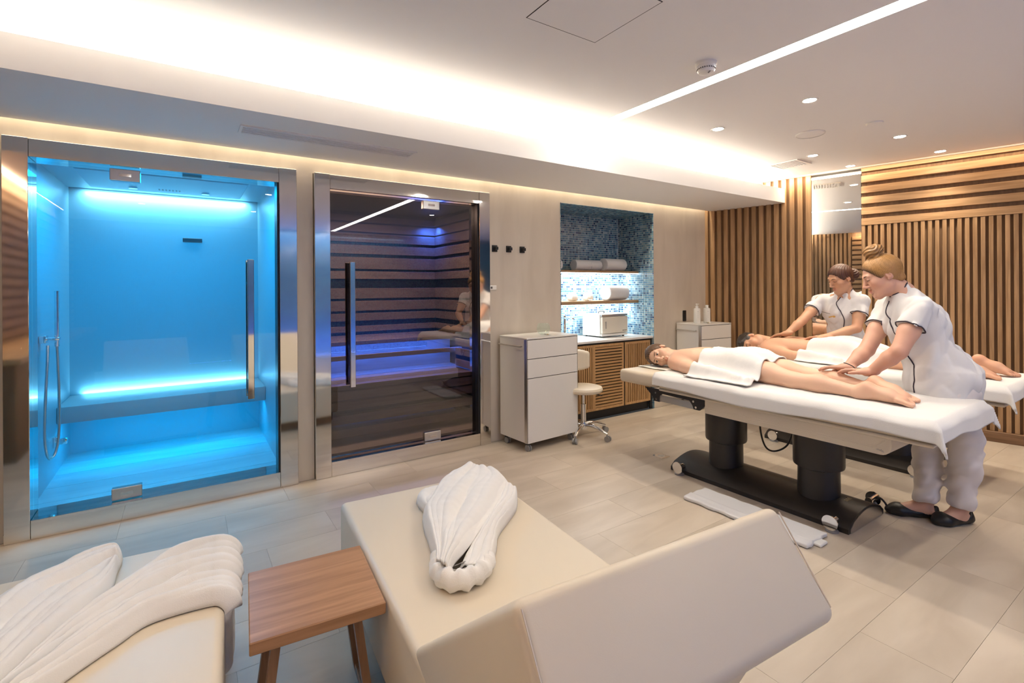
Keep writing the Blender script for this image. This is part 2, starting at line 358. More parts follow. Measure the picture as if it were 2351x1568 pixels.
# ---- ceiling fittings ----
def downlight(x, y, label, pw=21):
    d = thing('downlight', label, 'downlight', (x, y, ZC), 0, 'recessed ceiling downlights')
    MB().lathe([(0.038, -0.001), (0.046, -0.004), (0.050, -0.003), (0.052, 0.0)], n=28, cap=False).build('trim_ring', 'white_plastic', d)
    MB().lathe([(0.0005, -0.0015), (0.038, -0.0015)], n=28, cap=False).build('lens', 'lamp_disc', d, 0)
    ld = bpy.data.lights.new('downlight_beam', 'SPOT'); ld.energy = pw; ld.spot_size = math.radians(98); ld.spot_blend = 0.9; ld.shadow_soft_size = 0.05; ld.color = WARM
    o = bpy.data.objects.new('downlight_beam', ld); col.objects.link(o); o.parent = d; o.location = (0, 0, -0.02)
for x, y, l in ((3.42, 1.605, 'round downlight nearest the ceiling strip, above the women\'s massage table'), (3.44, 2.285, 'small round downlight left of the ceiling loudspeaker'),
                (4.88, 1.595, 'round downlight right of the small ceiling sensor'), (4.89, 2.27, 'round downlight beside the square ceiling grille'),
                (5.73, 1.57, 'round downlight in front of the oak wall, rightmost in view'), (5.64, 2.26, 'round downlight just above the wall mirror'),
                (3.42, 0.2, 'ceiling downlight out of view behind the massage tables'), (4.88, 0.2, 'ceiling downlight out of view near the oak wall'), (5.75, 0.2, 'ceiling downlight out of view by the oak wall end'),
                (0.9, -0.9, 'ceiling downlight out of view behind the loungers'), (-0.5, -0.9, 'ceiling downlight out of view by the console'),
                (0.9, 0.75, 'ceiling downlight out of view over the near lounger'), (-0.45, 0.9, 'ceiling downlight out of view over the left lounger')):
    downlight(x, y, l, 21 if x > 2 else 11)
sm = thing('smoke_detector', 'white round smoke detector on the ceiling beside the light strip', 'smoke detector', (2.373, 1.646, ZC))
MB().lathe([(0.056, 0), (0.056, -0.012), (0.053, -0.016), (0.050, -0.018)], n=36, cap=False).build('base', 'white_plastic', sm)
MB().lathe([(0.050, -0.016), (0.051, -0.026), (0.046, -0.036), (0.047, -0.040), (0.040, -0.052), (0.018, -0.058), (0.0008, -0.058)], n=36, cap=False).build('dome', 'white_plastic', sm)
sg = MB()
for k in range(26):
    t = 2 * PI * k / 26; cx_, sy_ = math.cos(t), math.sin(t); sg.cyl((0.0455 * cx_, 0.0455 * sy_, -0.0325), (0.0475 * cx_, 0.0475 * sy_, -0.0395), 0.0026, n=6)
sg.build('vent_slots', 'dark_plastic', sm)
MB().cyl((-0.010, -0.032, -0.0545), (-0.006, -0.018, -0.059), 0.004, n=10).build('indicator', 'grey_plastic', sm)
sp = thing('ceiling_speaker', 'flat round loudspeaker grille in the ceiling', 'loudspeaker', (4.171, 1.955, ZC))
MB().lathe([(0.105, 0), (0.105, -0.006), (0.098, -0.010)], n=40, cap=False).build('rim', 'white_plastic', sp); MB().lathe([(0.098, -0.008), (0.05, -0.012), (0.0008, -0.013)], n=40, cap=False).build('grille', 'paint', sp)
cs = thing('ceiling_sensor', 'small flat round sensor on the ceiling', 'sensor', (4.304, 1.562, ZC))
MB().lathe([(0.055, 0), (0.055, -0.010), (0.049, -0.014)], n=32, cap=False).build('housing', 'white_plastic', cs); MB().lathe([(0.049, -0.014), (0.0008, -0.015)], n=32, cap=False).build('cover', 'paint', cs)
gv = thing('ceiling_grille', 'square white air grille in the ceiling corner', 'air vent', (5.03, 2.55, ZC))
MB().box(-0.14, 0.14, -0.14, -0.125, -0.008, 0).box(-0.14, 0.14, 0.125, 0.14, -0.008, 0).box(-0.14, -0.125, -0.125, 0.125, -0.008, 0).box(0.125, 0.14, -0.125, 0.125, -0.008, 0).build('frame', 'white_plastic', gv, 0)
for k in range(9): MB().box(-0.125, 0.125, -0.122 + k * 0.0285, -0.106 + k * 0.0285, -0.006, -0.002).build('slat', 'paint', gv, 0)
hp = thing('access_panel', 'square access hatch with a thin dark joint in the ceiling', 'hatch', (1.497, 1.60, ZC))
MB().box(-0.210, 0.210, -0.210, 0.210, -0.0010, -0.0002).build('shadow_joint', 'paint_gap', hp, 0)
MB().box(-0.2055, 0.2055, -0.2055, 0.2055, -0.0018, -0.0002).build('panel', 'paint', hp, 0)

# ---- steam room cabin ----
YR = 5.43
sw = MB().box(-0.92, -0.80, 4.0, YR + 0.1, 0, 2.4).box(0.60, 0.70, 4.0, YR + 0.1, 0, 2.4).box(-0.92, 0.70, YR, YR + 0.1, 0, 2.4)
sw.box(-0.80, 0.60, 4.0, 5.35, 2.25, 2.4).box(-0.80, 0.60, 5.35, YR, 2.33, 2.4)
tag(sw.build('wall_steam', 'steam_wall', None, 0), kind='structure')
sf = tag(MB().box(-0.80, 0.60, 3.95, YR, -0.05, 0.042).build('floor_steam', 'grout', None, 0), kind='structure')
for k in range(5):
    y0 = 3.96 + k * 0.294
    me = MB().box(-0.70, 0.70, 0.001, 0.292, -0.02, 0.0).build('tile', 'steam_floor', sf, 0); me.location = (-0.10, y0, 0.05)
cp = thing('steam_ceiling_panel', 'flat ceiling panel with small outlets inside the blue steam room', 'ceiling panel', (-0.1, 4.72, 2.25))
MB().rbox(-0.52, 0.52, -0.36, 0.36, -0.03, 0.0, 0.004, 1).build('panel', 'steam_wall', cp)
ho = MB()
for k in range(7):
    for j in range(4): ho.cyl((-0.07 + k * 0.023, 0.18 + j * 0.02, -0.031), (-0.07 + k * 0.023, 0.18 + j * 0.02, -0.029), 0.006, n=8)
ho.build('nozzle_holes', 'grey_plastic', cp)
for x in (-0.24, 0.25): MB().lathe([(0.03, -0.03), (0.03, -0.037), (0.02, -0.038), (0.0008, -0.038)], (x, 0.22, 0), 20, False).build('spot', 'chrome', cp)
be = thing('steam_bench', 'floating white stone bench glowing along its back edge in the steam room', 'bench', (-0.1, 5.15, 0))
MB().rbox(-0.699, 0.699, -0.23, 0.279, 0.405, 0.53, 0.006, 2).build('seat', 'steam_bench', be)
ss = thing('wall_slot', 'small dark slot plate on the steam room rear wall', 'slot', (0.06, YR, 1.86))
MB().rbox(-0.075, 0.075, -0.012, 0, -0.018, 0.018, 0.003, 1).build('plate', 'gasket', ss)
sh_ = thing('hand_shower', 'chrome hand shower with looping hose on the steam room side wall', 'shower', (-0.798, 4.42, 0))
MB().rbox(0.0, 0.035, -0.035, 0.035, 1.055, 1.105, 0.004).rbox(0.03, 0.10, -0.02, 0.02, 1.07, 1.09, 0.004).build('holder', 'chrome', sh_)
MB().cyl((0.085, 0, 1.03), (0.085, 0, 1.40), 0.0135, n=18).build('handset', 'chrome', sh_)
hp_ = [(0.085, 0, 1.03), (0.088, 0.004, 0.90), (0.092, 0.01, 0.72), (0.092, 0.01, 0.52), (0.085, 0.0, 0.38), (0.07, -0.02, 0.31), (0.052, -0.05, 0.30), (0.04, -0.07, 0.36), (0.035, -0.08, 0.50), (0.04, -0.07, 0.72), (0.045, -0.05, 0.92), (0.045, -0.03, 1.04)]
def smooth_path(P, n=6):
    P = [np.array(p, float) for p in P]; Q = []
    for i in range(len(P) - 1):
        p0, p1, p2, p3 = P[max(i - 1, 0)], P[i], P[i + 1], P[min(i + 2, len(P) - 1)]
        for k in range(n):
            t = k / n; Q.append(0.5 * (2 * p1 + (p2 - p0) * t + (2 * p0 - 5 * p1 + 4 * p2 - p3) * t * t + (3 * p1 - p0 - 3 * p2 + p3) * t ** 3))
    Q.append(P[-1]); return Q
MB().tube(smooth_path(hp_), 0.0085, 10).build('hose', 'brushed', sh_)
vk = thing('shower_valve', 'small square chrome valve low on the steam room side wall', 'valve', (-0.80, 4.83, 0.30))
MB().rbox(0, 0.02, -0.03, 0.03, -0.04, 0.04, 0.003).build('plate', 'chrome', vk); MB().rbox(0.02, 0.075, -0.02, 0.02, -0.02, 0.02, 0.003).build('lever', 'chrome', vk)

# ---- sauna cabin ----
sa = empty('wall_sauna', (0, 0, 0)); tag(sa, kind='structure')
MB().box(0.70, 0.78, 4.0, 5.52, 0, 2.4).box(2.52, 2.60, 4.0, 5.52, 0, 2.4).box(0.70, 2.60, 5.45, 5.55, 0, 2.4).box(0.78, 2.52, 4.0, 5.45, 2.25, 2.4).build('shell', 'black_board', sa, 0)
zb = [0.93, 1.05, 1.16, 1.295, 1.51, 1.62, 1.785, 1.915, 2.03, 2.14]; zh = [0.065, 0.085, 0.11, 0.115, 0.085, 0.13, 0.10, 0.10, 0.09, 0.07]
for a, h in zip(zb, zh):
    MB().rbox(-0.855, 0.855, 0, 0.025, a, a + h, 0.003, 1).build('board', 'sauna_board', sa).location = (1.65, 5.425, 0)
    q = MB().rbox(-0.70, 0.70, 0, 0.025, a, a + h, 0.003, 1).build('board', 'sauna_board', sa); q.location = (2.495, 4.73, 0); q.rotation_euler = (0, 0, PI / 2); q.location = (2.52, 4.73, 0)
tag(MB().box(0.72, 2.58, 3.95, 5.5, -0.05, 0.05).build('floor_sauna', 'floor_stone', None, 0), kind='structure')
sb = thing('sauna_bench', 'two-tier timber sauna bench lit blue from beneath behind smoked glass', 'bench', (1.65, 4.9, 0))
for k in range(5): MB().rbox(-0.86, 0.86, -0.12 + k * 0.128, -0.12 + k * 0.128 + 0.12, 0.86, 0.90, 0.004, 1).build('slat', 'sauna_board', sb)
MB().rbox(-0.86, 0.86, -0.13, -0.10, 0.72, 0.765, 0.004, 1).build('fascia', 'sauna_board', sb)
MB().box(-0.86, 0.86, 0.16, 0.19, 0.56, 0.86).build('riser', 'sauna_board', sb, 0)
for k in range(5): MB().rbox(-0.86, 0.86, -0.52 + k * 0.14, -0.52 + k * 0.14 + 0.132, 0.52, 0.56, 0.004, 1).build('slat', 'sauna_board', sb)
for z in (0.10, 0.22, 0.34, 0.43): MB().rbox(-0.86, 0.86, -0.51, -0.48, z, z + 0.075, 0.004, 1).build('front_board', 'sauna_board', sb)
for z in (0.10, 0.22, 0.34, 0.46, 0.58, 0.70, 0.80):
    q = MB().rbox(-0.34, 0.34, 0, 0.03, z, z + 0.07, 0.004, 1).build('side_board', 'sauna_board', sb); q.location = (0.78, -0.52, 0); q.rotation_euler = (0, 0, PI / 2)

# ---- glazed doors: polished steel frame, glass, hinges, handles ----
def glazed_door(name, x0, x1, zt, jw0, jw1, glass, hinge_x, handle_x, seal_side):
    d = empty(name, (0, 0, 0)); tag(d, kind='structure')
    for a, b_ in ((x0 - jw0, x0), (x1, x1 + jw1)): MB().rbox(a, b_, 3.80, 3.995, 0.0, zt, 0.002, 1).build('jamb', 'steel', d)
    MB().rbox(x0 + 0.001, x1 - 0.001, 3.803, 3.995, zt - 0.105, zt - 0.002, 0.002, 1).build('header', 'steel', d)
    MB().rbox(x0 + 0.001, x1 - 0.001, 3.803, 3.995, 0.0, 0.109, 0.002, 1).build('sill', 'steel', d)
    MB().box(x0 + 0.004, x1 - 0.014, 3.870, 3.880, 0.118, zt - 0.112).build('glass_pane', glass, d, 0)
    MB().box(x1 - 0.013, x1 - 0.001, 3.815, 3.93, 0.11, zt - 0.106).build('seal', 'gasket', d, 0)
    for zz in (0.150, zt - 0.150):
        h = MB().rbox(hinge_x - 0.075, hinge_x + 0.075, 3.852, 3.898, zz - 0.036, zz + 0.036, 0.003, 1).build('hinge', 'brushed', d)
        MB().box(hinge_x - 0.03, hinge_x + 0.03, 3.8508, 3.8525, zz - 0.009, zz + 0.009).build('maker_plate', 'steel', h, 0)
    for yy, n in ((3.805, 'handle'), (3.925, 'handle')):
        h = MB().rbox(handle_x - 0.02, handle_x + 0.02, yy - 0.012, yy + 0.012, 0.65, 1.607, 0.003, 1).build(n, 'steel', d)
        s_ = MB()
        for z in (0.80, 1.45): s_.cyl((handle_x, min(yy, 3.88), z), (handle_x, max(yy, 3.87), z), 0.009, n=12)
        s_.build('standoff', 'steel', h)
    return d
glazed_door('door_1', -0.731, 0.557, 2.262, 0.107, 0.116, 'clear_glass', -0.305, 0.375, 1)
glazed_door('door_2', 0.904, 2.182, 2.258, 0.111, 0.108, 'smoked_glass', 1.745, 1.065, 1)

# ---- mosaic niche ----
ni = empty('wall_niche', (0, 0, 0)); tag(ni, kind='structure')
NX0, NX1, NY, NZ0, NZ1 = 3.137, 4.516, 4.39, 0.0, 2.252
MB().box(NX0 - 0.05, NX0, 4.0, NY + 0.05, 0, NZ1 + 0.05).box(NX1, NX1 + 0.05, 4.0, NY + 0.05, 0, NZ1 + 0.05).box(NX0, NX1, NY, NY + 0.05, 0, NZ1 + 0.05).box(NX0, NX1, 4.0, NY, NZ1, NZ1 + 0.05).build('grout_bed', 'tile_grout', ni, 0)
def tiles(origin, du, dv, n_out, nu, nv, pitch, tv, tf, tc):
    o = np.array(origin, float); du = np.array(du, float); dv = np.array(dv, float); n_ = np.array(n_out, float)
    g = pitch * 0.085
    for i in range(nu):
        for j in range(nv):
            r = rng.random(); a = (0.035, 0.09, 0.18) if r < 0.14 else ((0.11, 0.25, 0.37) if r < 0.5 else ((0.22, 0.38, 0.47) if r < 0.85 else (0.40, 0.54, 0.58)))
            k = 0.85 + 0.3 * rng.random(); cc = (a[0] * k, a[1] * k, a[2] * k, 1)
            p = o + du * (i * pitch + g) + dv * (j * pitch + g); s = pitch - 2 * g; b0 = len(tv); h = 0.003
            for q in (p, p + du * s, p + du * s + dv * s, p + dv * s): tv.append(q + n_ * h)
            for q in (p, p + du * s, p + du * s + dv * s, p + dv * s): tv.append(q)
            tf += [(b0, b0 + 1, b0 + 2, b0 + 3), (b0, b0 + 4, b0 + 5, b0 + 1), (b0 + 1, b0 + 5, b0 + 6, b0 + 2), (b0 + 2, b0 + 6, b0 + 7, b0 + 3), (b0 + 3, b0 + 7, b0 + 4, b0)]
            tc += [cc] * 20
tv, tf, tc = [], [], []
PT = 0.02535
tiles((NX0, NY, 0.84), (1, 0, 0), (0, 0, 1), (0, -1, 0), 54, 56, PT, tv, tf, tc)
tiles((NX1, NY - 22 * PT, 0.0), (0, 1, 0), (0, 0, 1), (-1, 0, 0), 22, 89, PT, tv, tf, tc)
tiles((NX0, NY - 22 * PT, 0.84), (0, 1, 0), (0, 0, 1), (1, 0, 0), 22, 56, PT, tv, tf, tc)
tiles((NX0, NY - 22 * PT, NZ1), (1, 0, 0), (0, 1, 0), (0, 0, -1), 54, 22, PT, tv, tf, tc)
me = bpy.data.meshes.new('mosaic_tiles'); me.from_pydata([tuple(p) for p in tv], [], tf)
ca = me.color_attributes.new('Col', 'FLOAT_COLOR', 'CORNER'); ca.data.foreach_set('color', np.array(tc, np.float32).ravel())
bm = bmesh.new(); bm.from_mesh(me); bmesh.ops.recalc_face_normals(bm, faces=bm.faces); bm.to_mesh(me); bm.free()
tag(link_mesh('mosaic_tiles', me, 'mosaic_tiles', ni, 0), kind='stuff')
# =====================================================================  SDF modelling helpers
class Fld:
    """signed distance field made of smooth-joined capsules, ellipsoids and boxes"""
    def __init__(s): s.P = []
    def cap(s, a, ra, b, rb, k=0.02, n=None, f=1.0, op=1):
        a = np.array(a, float); b = np.array(b, float); r = max(ra, rb)
        if n is not None: n = np.array(n, float); n = n / np.linalg.norm(n)
        ba = b - a; bs = ba if n is None else ba + n * (ba @ n) * (1 / f - 1); L2 = bs @ bs + 1e-12
        def fn(X):
            q = X - a
            if n is not None: q = q + n * ((q @ n)[..., None] * (1 / f - 1))
            t = np.clip((q @ bs) / L2, 0, 1)
            d = np.sqrt(((q - t[..., None] * bs) ** 2).sum(-1)) - (ra + (rb - ra) * t)
            return d if n is None else d * (0.35 + 0.65 * f)
        s.P.append((fn, np.minimum(a, b) - r, np.maximum(a, b) + r, k, op)); return s
    def chain(s, pts, k=0.02, n=None, f=1.0):
        for (a, ra), (b, rb) in zip(pts[:-1], pts[1:]): s.cap(a, ra, b, rb, k, n, f)
        return s
    def ell(s, c, r, R=None, k=0.02, op=1):
        c = np.array(c, float); r = np.array(r, float); R = np.eye(3) if R is None else np.array(R, float); m = r.max()
        def fn(X):
            q = (X - c) @ R.T; k0 = np.sqrt(((q / r) ** 2).sum(-1)); k1 = np.sqrt(((q / (r * r)) ** 2).sum(-1)) + 1e-9
            return k0 * (k0 - 1) / k1
        s.P.append((fn, c - m, c + m, k, op)); return s
    def fun(s, fn, lo, hi, k=0.01, op=1): s.P.append((fn, np.array(lo, float), np.array(hi, float), k, op)); return s
    @staticmethod
    def comb(F, d, k, op):
        if op == 2: return F + d
        if op < 0: F = -F
        if k > 0:
            h = np.clip(0.5 + 0.5 * (d - F) / k, 0, 1); r = d * (1 - h) + F * h - k * h * (1 - h)
        else: r = np.minimum(F, d)
        return -r if op < 0 else r
    def at(s, X):
        X = np.atleast_2d(np.array(X, float)); F = np.full(X.shape[:-1], 1.0)
        for fn, lo, hi, k, op in s.P: F = s.comb(F, fn(X), k, op)
        return F
    def project(s, X, it=8, off=0.0):
        X = np.atleast_2d(np.array(X, float)).copy(); e = 0.002
        for _ in range(it):
            d = s.at(X) - off
            g = np.stack([(s.at(X + np.eye(3)[i] * e) - s.at(X - np.eye(3)[i] * e)) / (2 * e) for i in range(3)], -1)
            g2 = (g * g).sum(-1, keepdims=True) + 1e-6; X = X - g * (d[:, None] / g2) * 0.8
        return X
    def grid(s, lo, hi, h):
        lo = np.array(lo, float); nn = np.ceil((np.array(hi) - lo) / h).astype(int) + 1
        ax = [lo[i] + h * np.arange(nn[i]) for i in range(3)]; F = np.full(nn, 1.0, np.float64)
        for fn, l, u, k, op in s.P:
            m = k + 3 * h
            i0 = np.clip(np.floor((l - m - lo) / h).astype(int), 0, nn); i1 = np.clip(np.ceil((u + m - lo) / h).astype(int) + 1, 0, nn)
            if (i1 <= i0).any(): continue
            sl = tuple(slice(i0[i], i1[i]) for i in range(3))
            X = np.stack(np.meshgrid(*[ax[i][sl[i]] for i in range(3)], indexing='ij'), -1)
            F[sl] = s.comb(F[sl], fn(X), k, op)
        return F, lo
    def nets(s, lo, hi, h):
        F, lo = s.grid(lo, hi, h); S = F < 0
        c = [S[i:S.shape[0] - 1 + i, j:S.shape[1] - 1 + j, k:S.shape[2] - 1 + k] for i in (0, 1) for j in (0, 1) for k in (0, 1)]
        al = c[0].copy(); an = c[0].copy()
        for q in c[1:]: al &= q; an |= q
        act = an & ~al; I = np.argwhere(act); n = len(I); idx = -np.ones(act.shape, np.int64); idx[act] = np.arange(n)
        V = np.stack([F[I[:, 0] + i, I[:, 1] + j, I[:, 2] + k] for i in (0, 1) for j in (0, 1) for k in (0, 1)], 1)
        C = np.array([(i, j, k) for i in (0, 1) for j in (0, 1) for k in (0, 1)], float); sm = np.zeros((n, 3)); ct = np.zeros(n)
        for a in range(8):
            for b in range(a + 1, 8):
                if abs(C[a] - C[b]).sum() != 1: continue
                m = (V[:, a] < 0) != (V[:, b] < 0); t = V[m, a] / (V[m, a] - V[m, b]); sm[m] += C[a] + t[:, None] * (C[b] - C[a]); ct[m] += 1
        P = lo + (I + sm / ct[:, None]) * h
        Q = []
        for ax in range(3):
            a = [slice(None)] * 3; b = [slice(None)] * 3; a[ax] = slice(0, -1); b[ax] = slice(1, None)
            d = S[tuple(a)] != S[tuple(b)]; E = np.argwhere(d); u, w_ = (ax + 1) % 3, (ax + 2) % 3
            E = E[(E[:, u] > 0) & (E[:, w_] > 0) & (E[:, u] < S.shape[u] - 1) & (E[:, w_] < S.shape[w_] - 1)]
            du = np.zeros(3, int); du[u] = 1; dw = np.zeros(3, int); dw[w_] = 1
            q = np.stack([idx[tuple((E - du - dw).T)], idx[tuple((E - dw).T)], idx[tuple(E.T)], idx[tuple((E - du).T)]], 1)
            fl_ = ~S[tuple(E.T)]; q[fl_] = q[fl_][:, ::-1]; Q.append(q)
        Q = np.concatenate(Q); Q = Q[(Q >= 0).all(1)]
        return P, Q
    def mesh(s, name, h, pad=0.03, fine=(), lo=None, hi=None):
        L = np.min([p[1] for p in s.P if p[4] == 1], 0) - pad if lo is None else np.array(lo, float); U = np.max([p[2] for p in s.P if p[4] == 1], 0) + pad if hi is None else np.array(hi, float)
        P, Q = s.nets(L, U, h)
        for bl, bh, hh in fine:
            bl = np.array(bl, float); bh = np.array(bh, float)
            c = P[Q].mean(1); keep = ~((c > bl + h * 1.0) & (c < bh - h * 1.0)).all(1); Q = Q[keep]
        for bl, bh, hh in fine:
            P2, Q2 = s.nets(bl, bh, hh); Q = np.concatenate([Q, Q2 + len(P)]); P = np.concatenate([P, P2])
        used = np.unique(Q); mp = -np.ones(len(P), np.int64); mp[used] = np.arange(len(used)); P = P[used]; Q = mp[Q]
        return mesh_np(name, P, Q)
def mesh_np(name, P, Q):
    me = bpy.data.meshes.new(name); me.vertices.add(len(P)); me.vertices.foreach_set('co', np.asarray(P, np.float32).ravel())
    me.loops.add(Q.size); me.loops.foreach_set('vertex_index', Q.astype(np.int32).ravel()); me.polygons.add(len(Q))
    me.polygons.foreach_set('loop_start', np.arange(0, Q.size, Q.shape[1], dtype=np.int32))
    me.update(calc_edges=True); me.validate(); return me
def gridmesh(name, G):
    """G: (n,m,3) array of points -> quads"""
    n, m, _ = G.shape; i = np.arange(n * m).reshape(n, m)
    Q = np.stack([i[:-1, :-1], i[1:, :-1], i[1:, 1:], i[:-1, 1:]], -1).reshape(-1, 4); return mesh_np(name, G.reshape(-1, 3), Q)
def add_mod_solid(o, t, off=-1):
    md = o.modifiers.new('thickness', 'SOLIDIFY'); md.thickness = t; md.offset = off; return o
def vnoise(X, sc, seed=0, oct=2):
    """cheap smooth pseudo-noise from summed sines"""
    r = np.random.default_rng(seed); out = 0; amp = 1.0
    for o_ in range(oct):
        for _ in range(4):
            k = r.normal(size=3); k = k / np.linalg.norm(k) * sc * (0.7 + 0.6 * r.random()) * (2 ** o_); out = out + amp * np.sin(X @ k + r.random() * 6.28)
        amp *= 0.5
    return out / 4

# =====================================================================  LOUNGERS
def lounger(label, loc, rz):
    t = thing('lounger', label, 'lounger', loc, rz, 'upholstered loungers in the foreground')
    # local: x across 0..0.76, y from foot end 0 towards the head (-), z up
    W = 0.765
    f = MB().rbox(0, W, -1.30, 0, 0.085, 0.40, 0.026, 5); f.build('seat_block', 'leather', t)
    MB().box(0.05, W - 0.05, -1.42, -0.05, 0.0, 0.085).build('plinth', 'skirting_oak', t, 0)
    # backrest slab: side profile (y,z)
    prof = [(-1.075, 0.392), (-1.655, 0.85), (-1.805, 0.655), (-1.60, 0.42), (-1.44, 0.085), (-1.302, 0.085), (-1.302, 0.33)]
    bm = bmesh.new(); vs0 = [bm.verts.new((0.0, y, z)) for y, z in prof]; fa = bm.faces.new(vs0)
    ex = bmesh.ops.extrude_face_region(bm, geom=[fa]); vv = [g for g in ex['geom'] if isinstance(g, bmesh.types.BMVert)]
    bmesh.ops.translate(bm, vec=(W, 0, 0), verts=vv); bmesh.ops.recalc_face_normals(bm, faces=bm.faces)
    bmesh.ops.bevel(bm, geom=[e for e in bm.edges], offset=0.024, segments=4, affect='EDGES', profile=0.5)
    me = bpy.data.meshes.new('backrest'); bm.to_mesh(me); bm.free(); link_mesh('backrest', me, 'leather', t)
    # stitched seams along the upper edges
    sm_ = MB()
    for x in (0.006, W - 0.006): sm_.tube([(x, -0.02, 0.378), (x, -1.05, 0.378)], 0.0016, 6)
    sm_.tube([(0.010, -1.668, 0.838), (0.010, -1.79, 0.668)], 0.0018, 6); sm_.tube([(W - 0.010, -1.668, 0.838), (W - 0.010, -1.79, 0.668)], 0.0018, 6)
    sm_.build('seam', 'leather_dark', t)
    return t
LZ = -math.radians(4.2)
lounger('cream leather lounger with raised backrest and a bundled bathrobe, nearest the massage tables', (0.600, 2.375, 0), LZ)
lounger('cream leather lounger with a spread-out bathrobe, at the lower left corner', (-0.625, 2.395, 0), LZ)

# ---- small side table ----
t = thing('side_table', 'low wooden side table between the two cream loungers', 'side table', (0.355, 1.752, 0), math.radians(-5))
MB().rbox(-0.193, 0.193, -0.20, 0.20, 0.362, 0.40, 0.003, 1).build('table_top', 'teak_top', t)
for sx in (-1, 1):
    fr = empty('leg_frame', (0, 0, 0), 0, t)
    for sy in (-1, 1):
        mb = MB(); top = np.array((sx * 0.115, sy * 0.105, 0.362)); bot = np.array((sx * 0.162, sy * 0.105, 0.0))
        v = []
        for p in (bot, top):
            for a, b_ in ((-1, -1), (1, -1), (1, 1), (-1, 1)): v.append(p + np.array((a * 0.013, b_ * 0.018, 0)))
        mb.add(v, [(0, 1, 2, 3), (4, 5, 6, 7), (0, 1, 5, 4), (1, 2, 6, 5), (2, 3, 7, 6), (3, 0, 4, 7)]); mb.build('leg', 'teak_leg', t)
    bpy.data.objects.remove(fr)
    MB().rbox(sx * 0.162 - 0.013, sx * 0.162 + 0.013, -0.0865, 0.0865, 0.0, 0.028, 0.002, 1).build('bottom_rail', 'teak_leg', t)
    MB().rbox(sx * 0.115 - 0.012, sx * 0.115 + 0.012, -0.0865, 0.0865, 0.335, 0.3615, 0.002, 1).build('top_rail', 'teak_leg', t)

# =====================================================================  CARTS
def cart(label, loc, rz, Wd, Dp, Ht, fronts):
    t = thing('trolley_cabinet', label, 'cabinet', loc, rz, 'white treatment trolleys')
    zb = 0.075
    # local: front face at y=0 looking to -y, body behind
    MB().box(0, 0.012, 0.012, Dp, zb, Ht - 0.014).box(Wd - 0.012, Wd, 0.012, Dp, zb, Ht - 0.014).box(0.012, Wd - 0.012, Dp - 0.012, Dp, zb, Ht - 0.014).box(0.012, Wd - 0.012, 0.02, Dp - 0.012, zb, zb + 0.014).box(0.012, Wd - 0.012, 0.014, 0.02, zb, Ht - 0.014).build('carcass', 'cart_white', t, 0)
    MB().rbox(-0.004, Wd + 0.004, -0.006, Dp, Ht - 0.013, Ht, 0.002, 1).build('top', 'cart_white', t)
    MB().box(-0.004, 0.0, -0.004, 0.030, zb, Ht - 0.014).build('edge_profile', 'brushed', t, 0); MB().box(Wd, Wd + 0.004, -0.004, 0.030, zb, Ht - 0.014).build('edge_profile', 'brushed', t, 0)
    MB().box(0.012, Wd - 0.012, 0.006, 0.0135, zb + 0.004, Ht - 0.016).build('shadow_gap', 'paint_gap', t, 0)
    z1 = Ht - 0.016
    for k, h in enumerate(fronts):
        z0 = z1 - h
        MB().rbox(0.004, Wd - 0.004, -0.008, 0.006, z0 + 0.003, z1 - 0.003, 0.002, 1).build('drawer' if h < 0.25 else 'door', 'cart_white', t); z1 = z0
    b = MB().tube([(-0.022, 0.055, Ht - 0.075), (-0.022, Dp - 0.01, Ht - 0.075)], 0.006, 10); b.cyl((-0.022, 0.065, Ht - 0.075), (0.0, 0.065, Ht - 0.075), 0.005, n=8); b.cyl((-0.022, Dp - 0.03, Ht - 0.075), (0.0, Dp - 0.03, Ht - 0.075), 0.005, n=8)
    b.build('towel_rail', 'brushed', t)
    for x, y in ((0.035, 0.04), (Wd - 0.05, 0.05), (0.035, Dp - 0.05), (Wd - 0.05, Dp - 0.05)):
        cst = MB().cyl((x, y, 0.055), (x, y, zb), 0.008, n=10).rbox(x - 0.014, x + 0.014, y - 0.014, y + 0.014, 0.040, 0.062, 0.004).build('caster', 'dark_plastic', t)
        MB().cyl((x - 0.017, y - 0.012, 0.027), (x - 0.004, y - 0.012, 0.027), 0.027, n=20).cyl((x + 0.004, y - 0.012, 0.027), (x + 0.017, y - 0.012, 0.027), 0.027, n=20).build('wheel', 'grey_plastic', cst)
    return t
cart('tall white trolley cabinet with two drawers standing left of the niche', (2.415, 3.415, 0), math.radians(4.0), 0.60, 0.385, 0.972, [0.165, 0.165, 0.555])
cart('white trolley cabinet with drawers standing right of the niche, partly behind the massage table', (4.885, 3.475, 0), math.radians(-3.0), 0.535, 0.345, 0.972, [0.16, 0.16, 0.16, 0.40])

# ---- swivel stool ----
t = thing('swivel_stool', 'cream swivel stool with small backrest and chrome five-star base', 'stool', (3.125, 3.50, 0))
MB().lathe([(0.0008, 0.425), (0.13, 0.418), (0.165, 0.420), (0.179, 0.432), (0.183, 0.448), (0.176, 0.466), (0.14, 0.476), (0.0008, 0.480)], n=40, cap=False).build('seat', 'leather', t)
MB().lathe([(0.0008, 0.405), (0.07, 0.405), (0.075, 0.418), (0.0008, 0.419)], n=24, cap=False).tube([(0.02, -0.06, 0.41), (0.07, -0.13, 0.405), (0.10, -0.15, 0.395)], 0.005, 8).build('seat_plate', 'dark_plastic', t)
cl = MB().cyl((0, 0, 0.12), (0, 0, 0.30), 0.025, n=24).cyl((0, 0, 0.30), (0, 0, 0.305), 0.027, n=24).cyl((0, 0, 0.30), (0, 0, 0.41), 0.014, n=18).build('column', 'chrome', t)
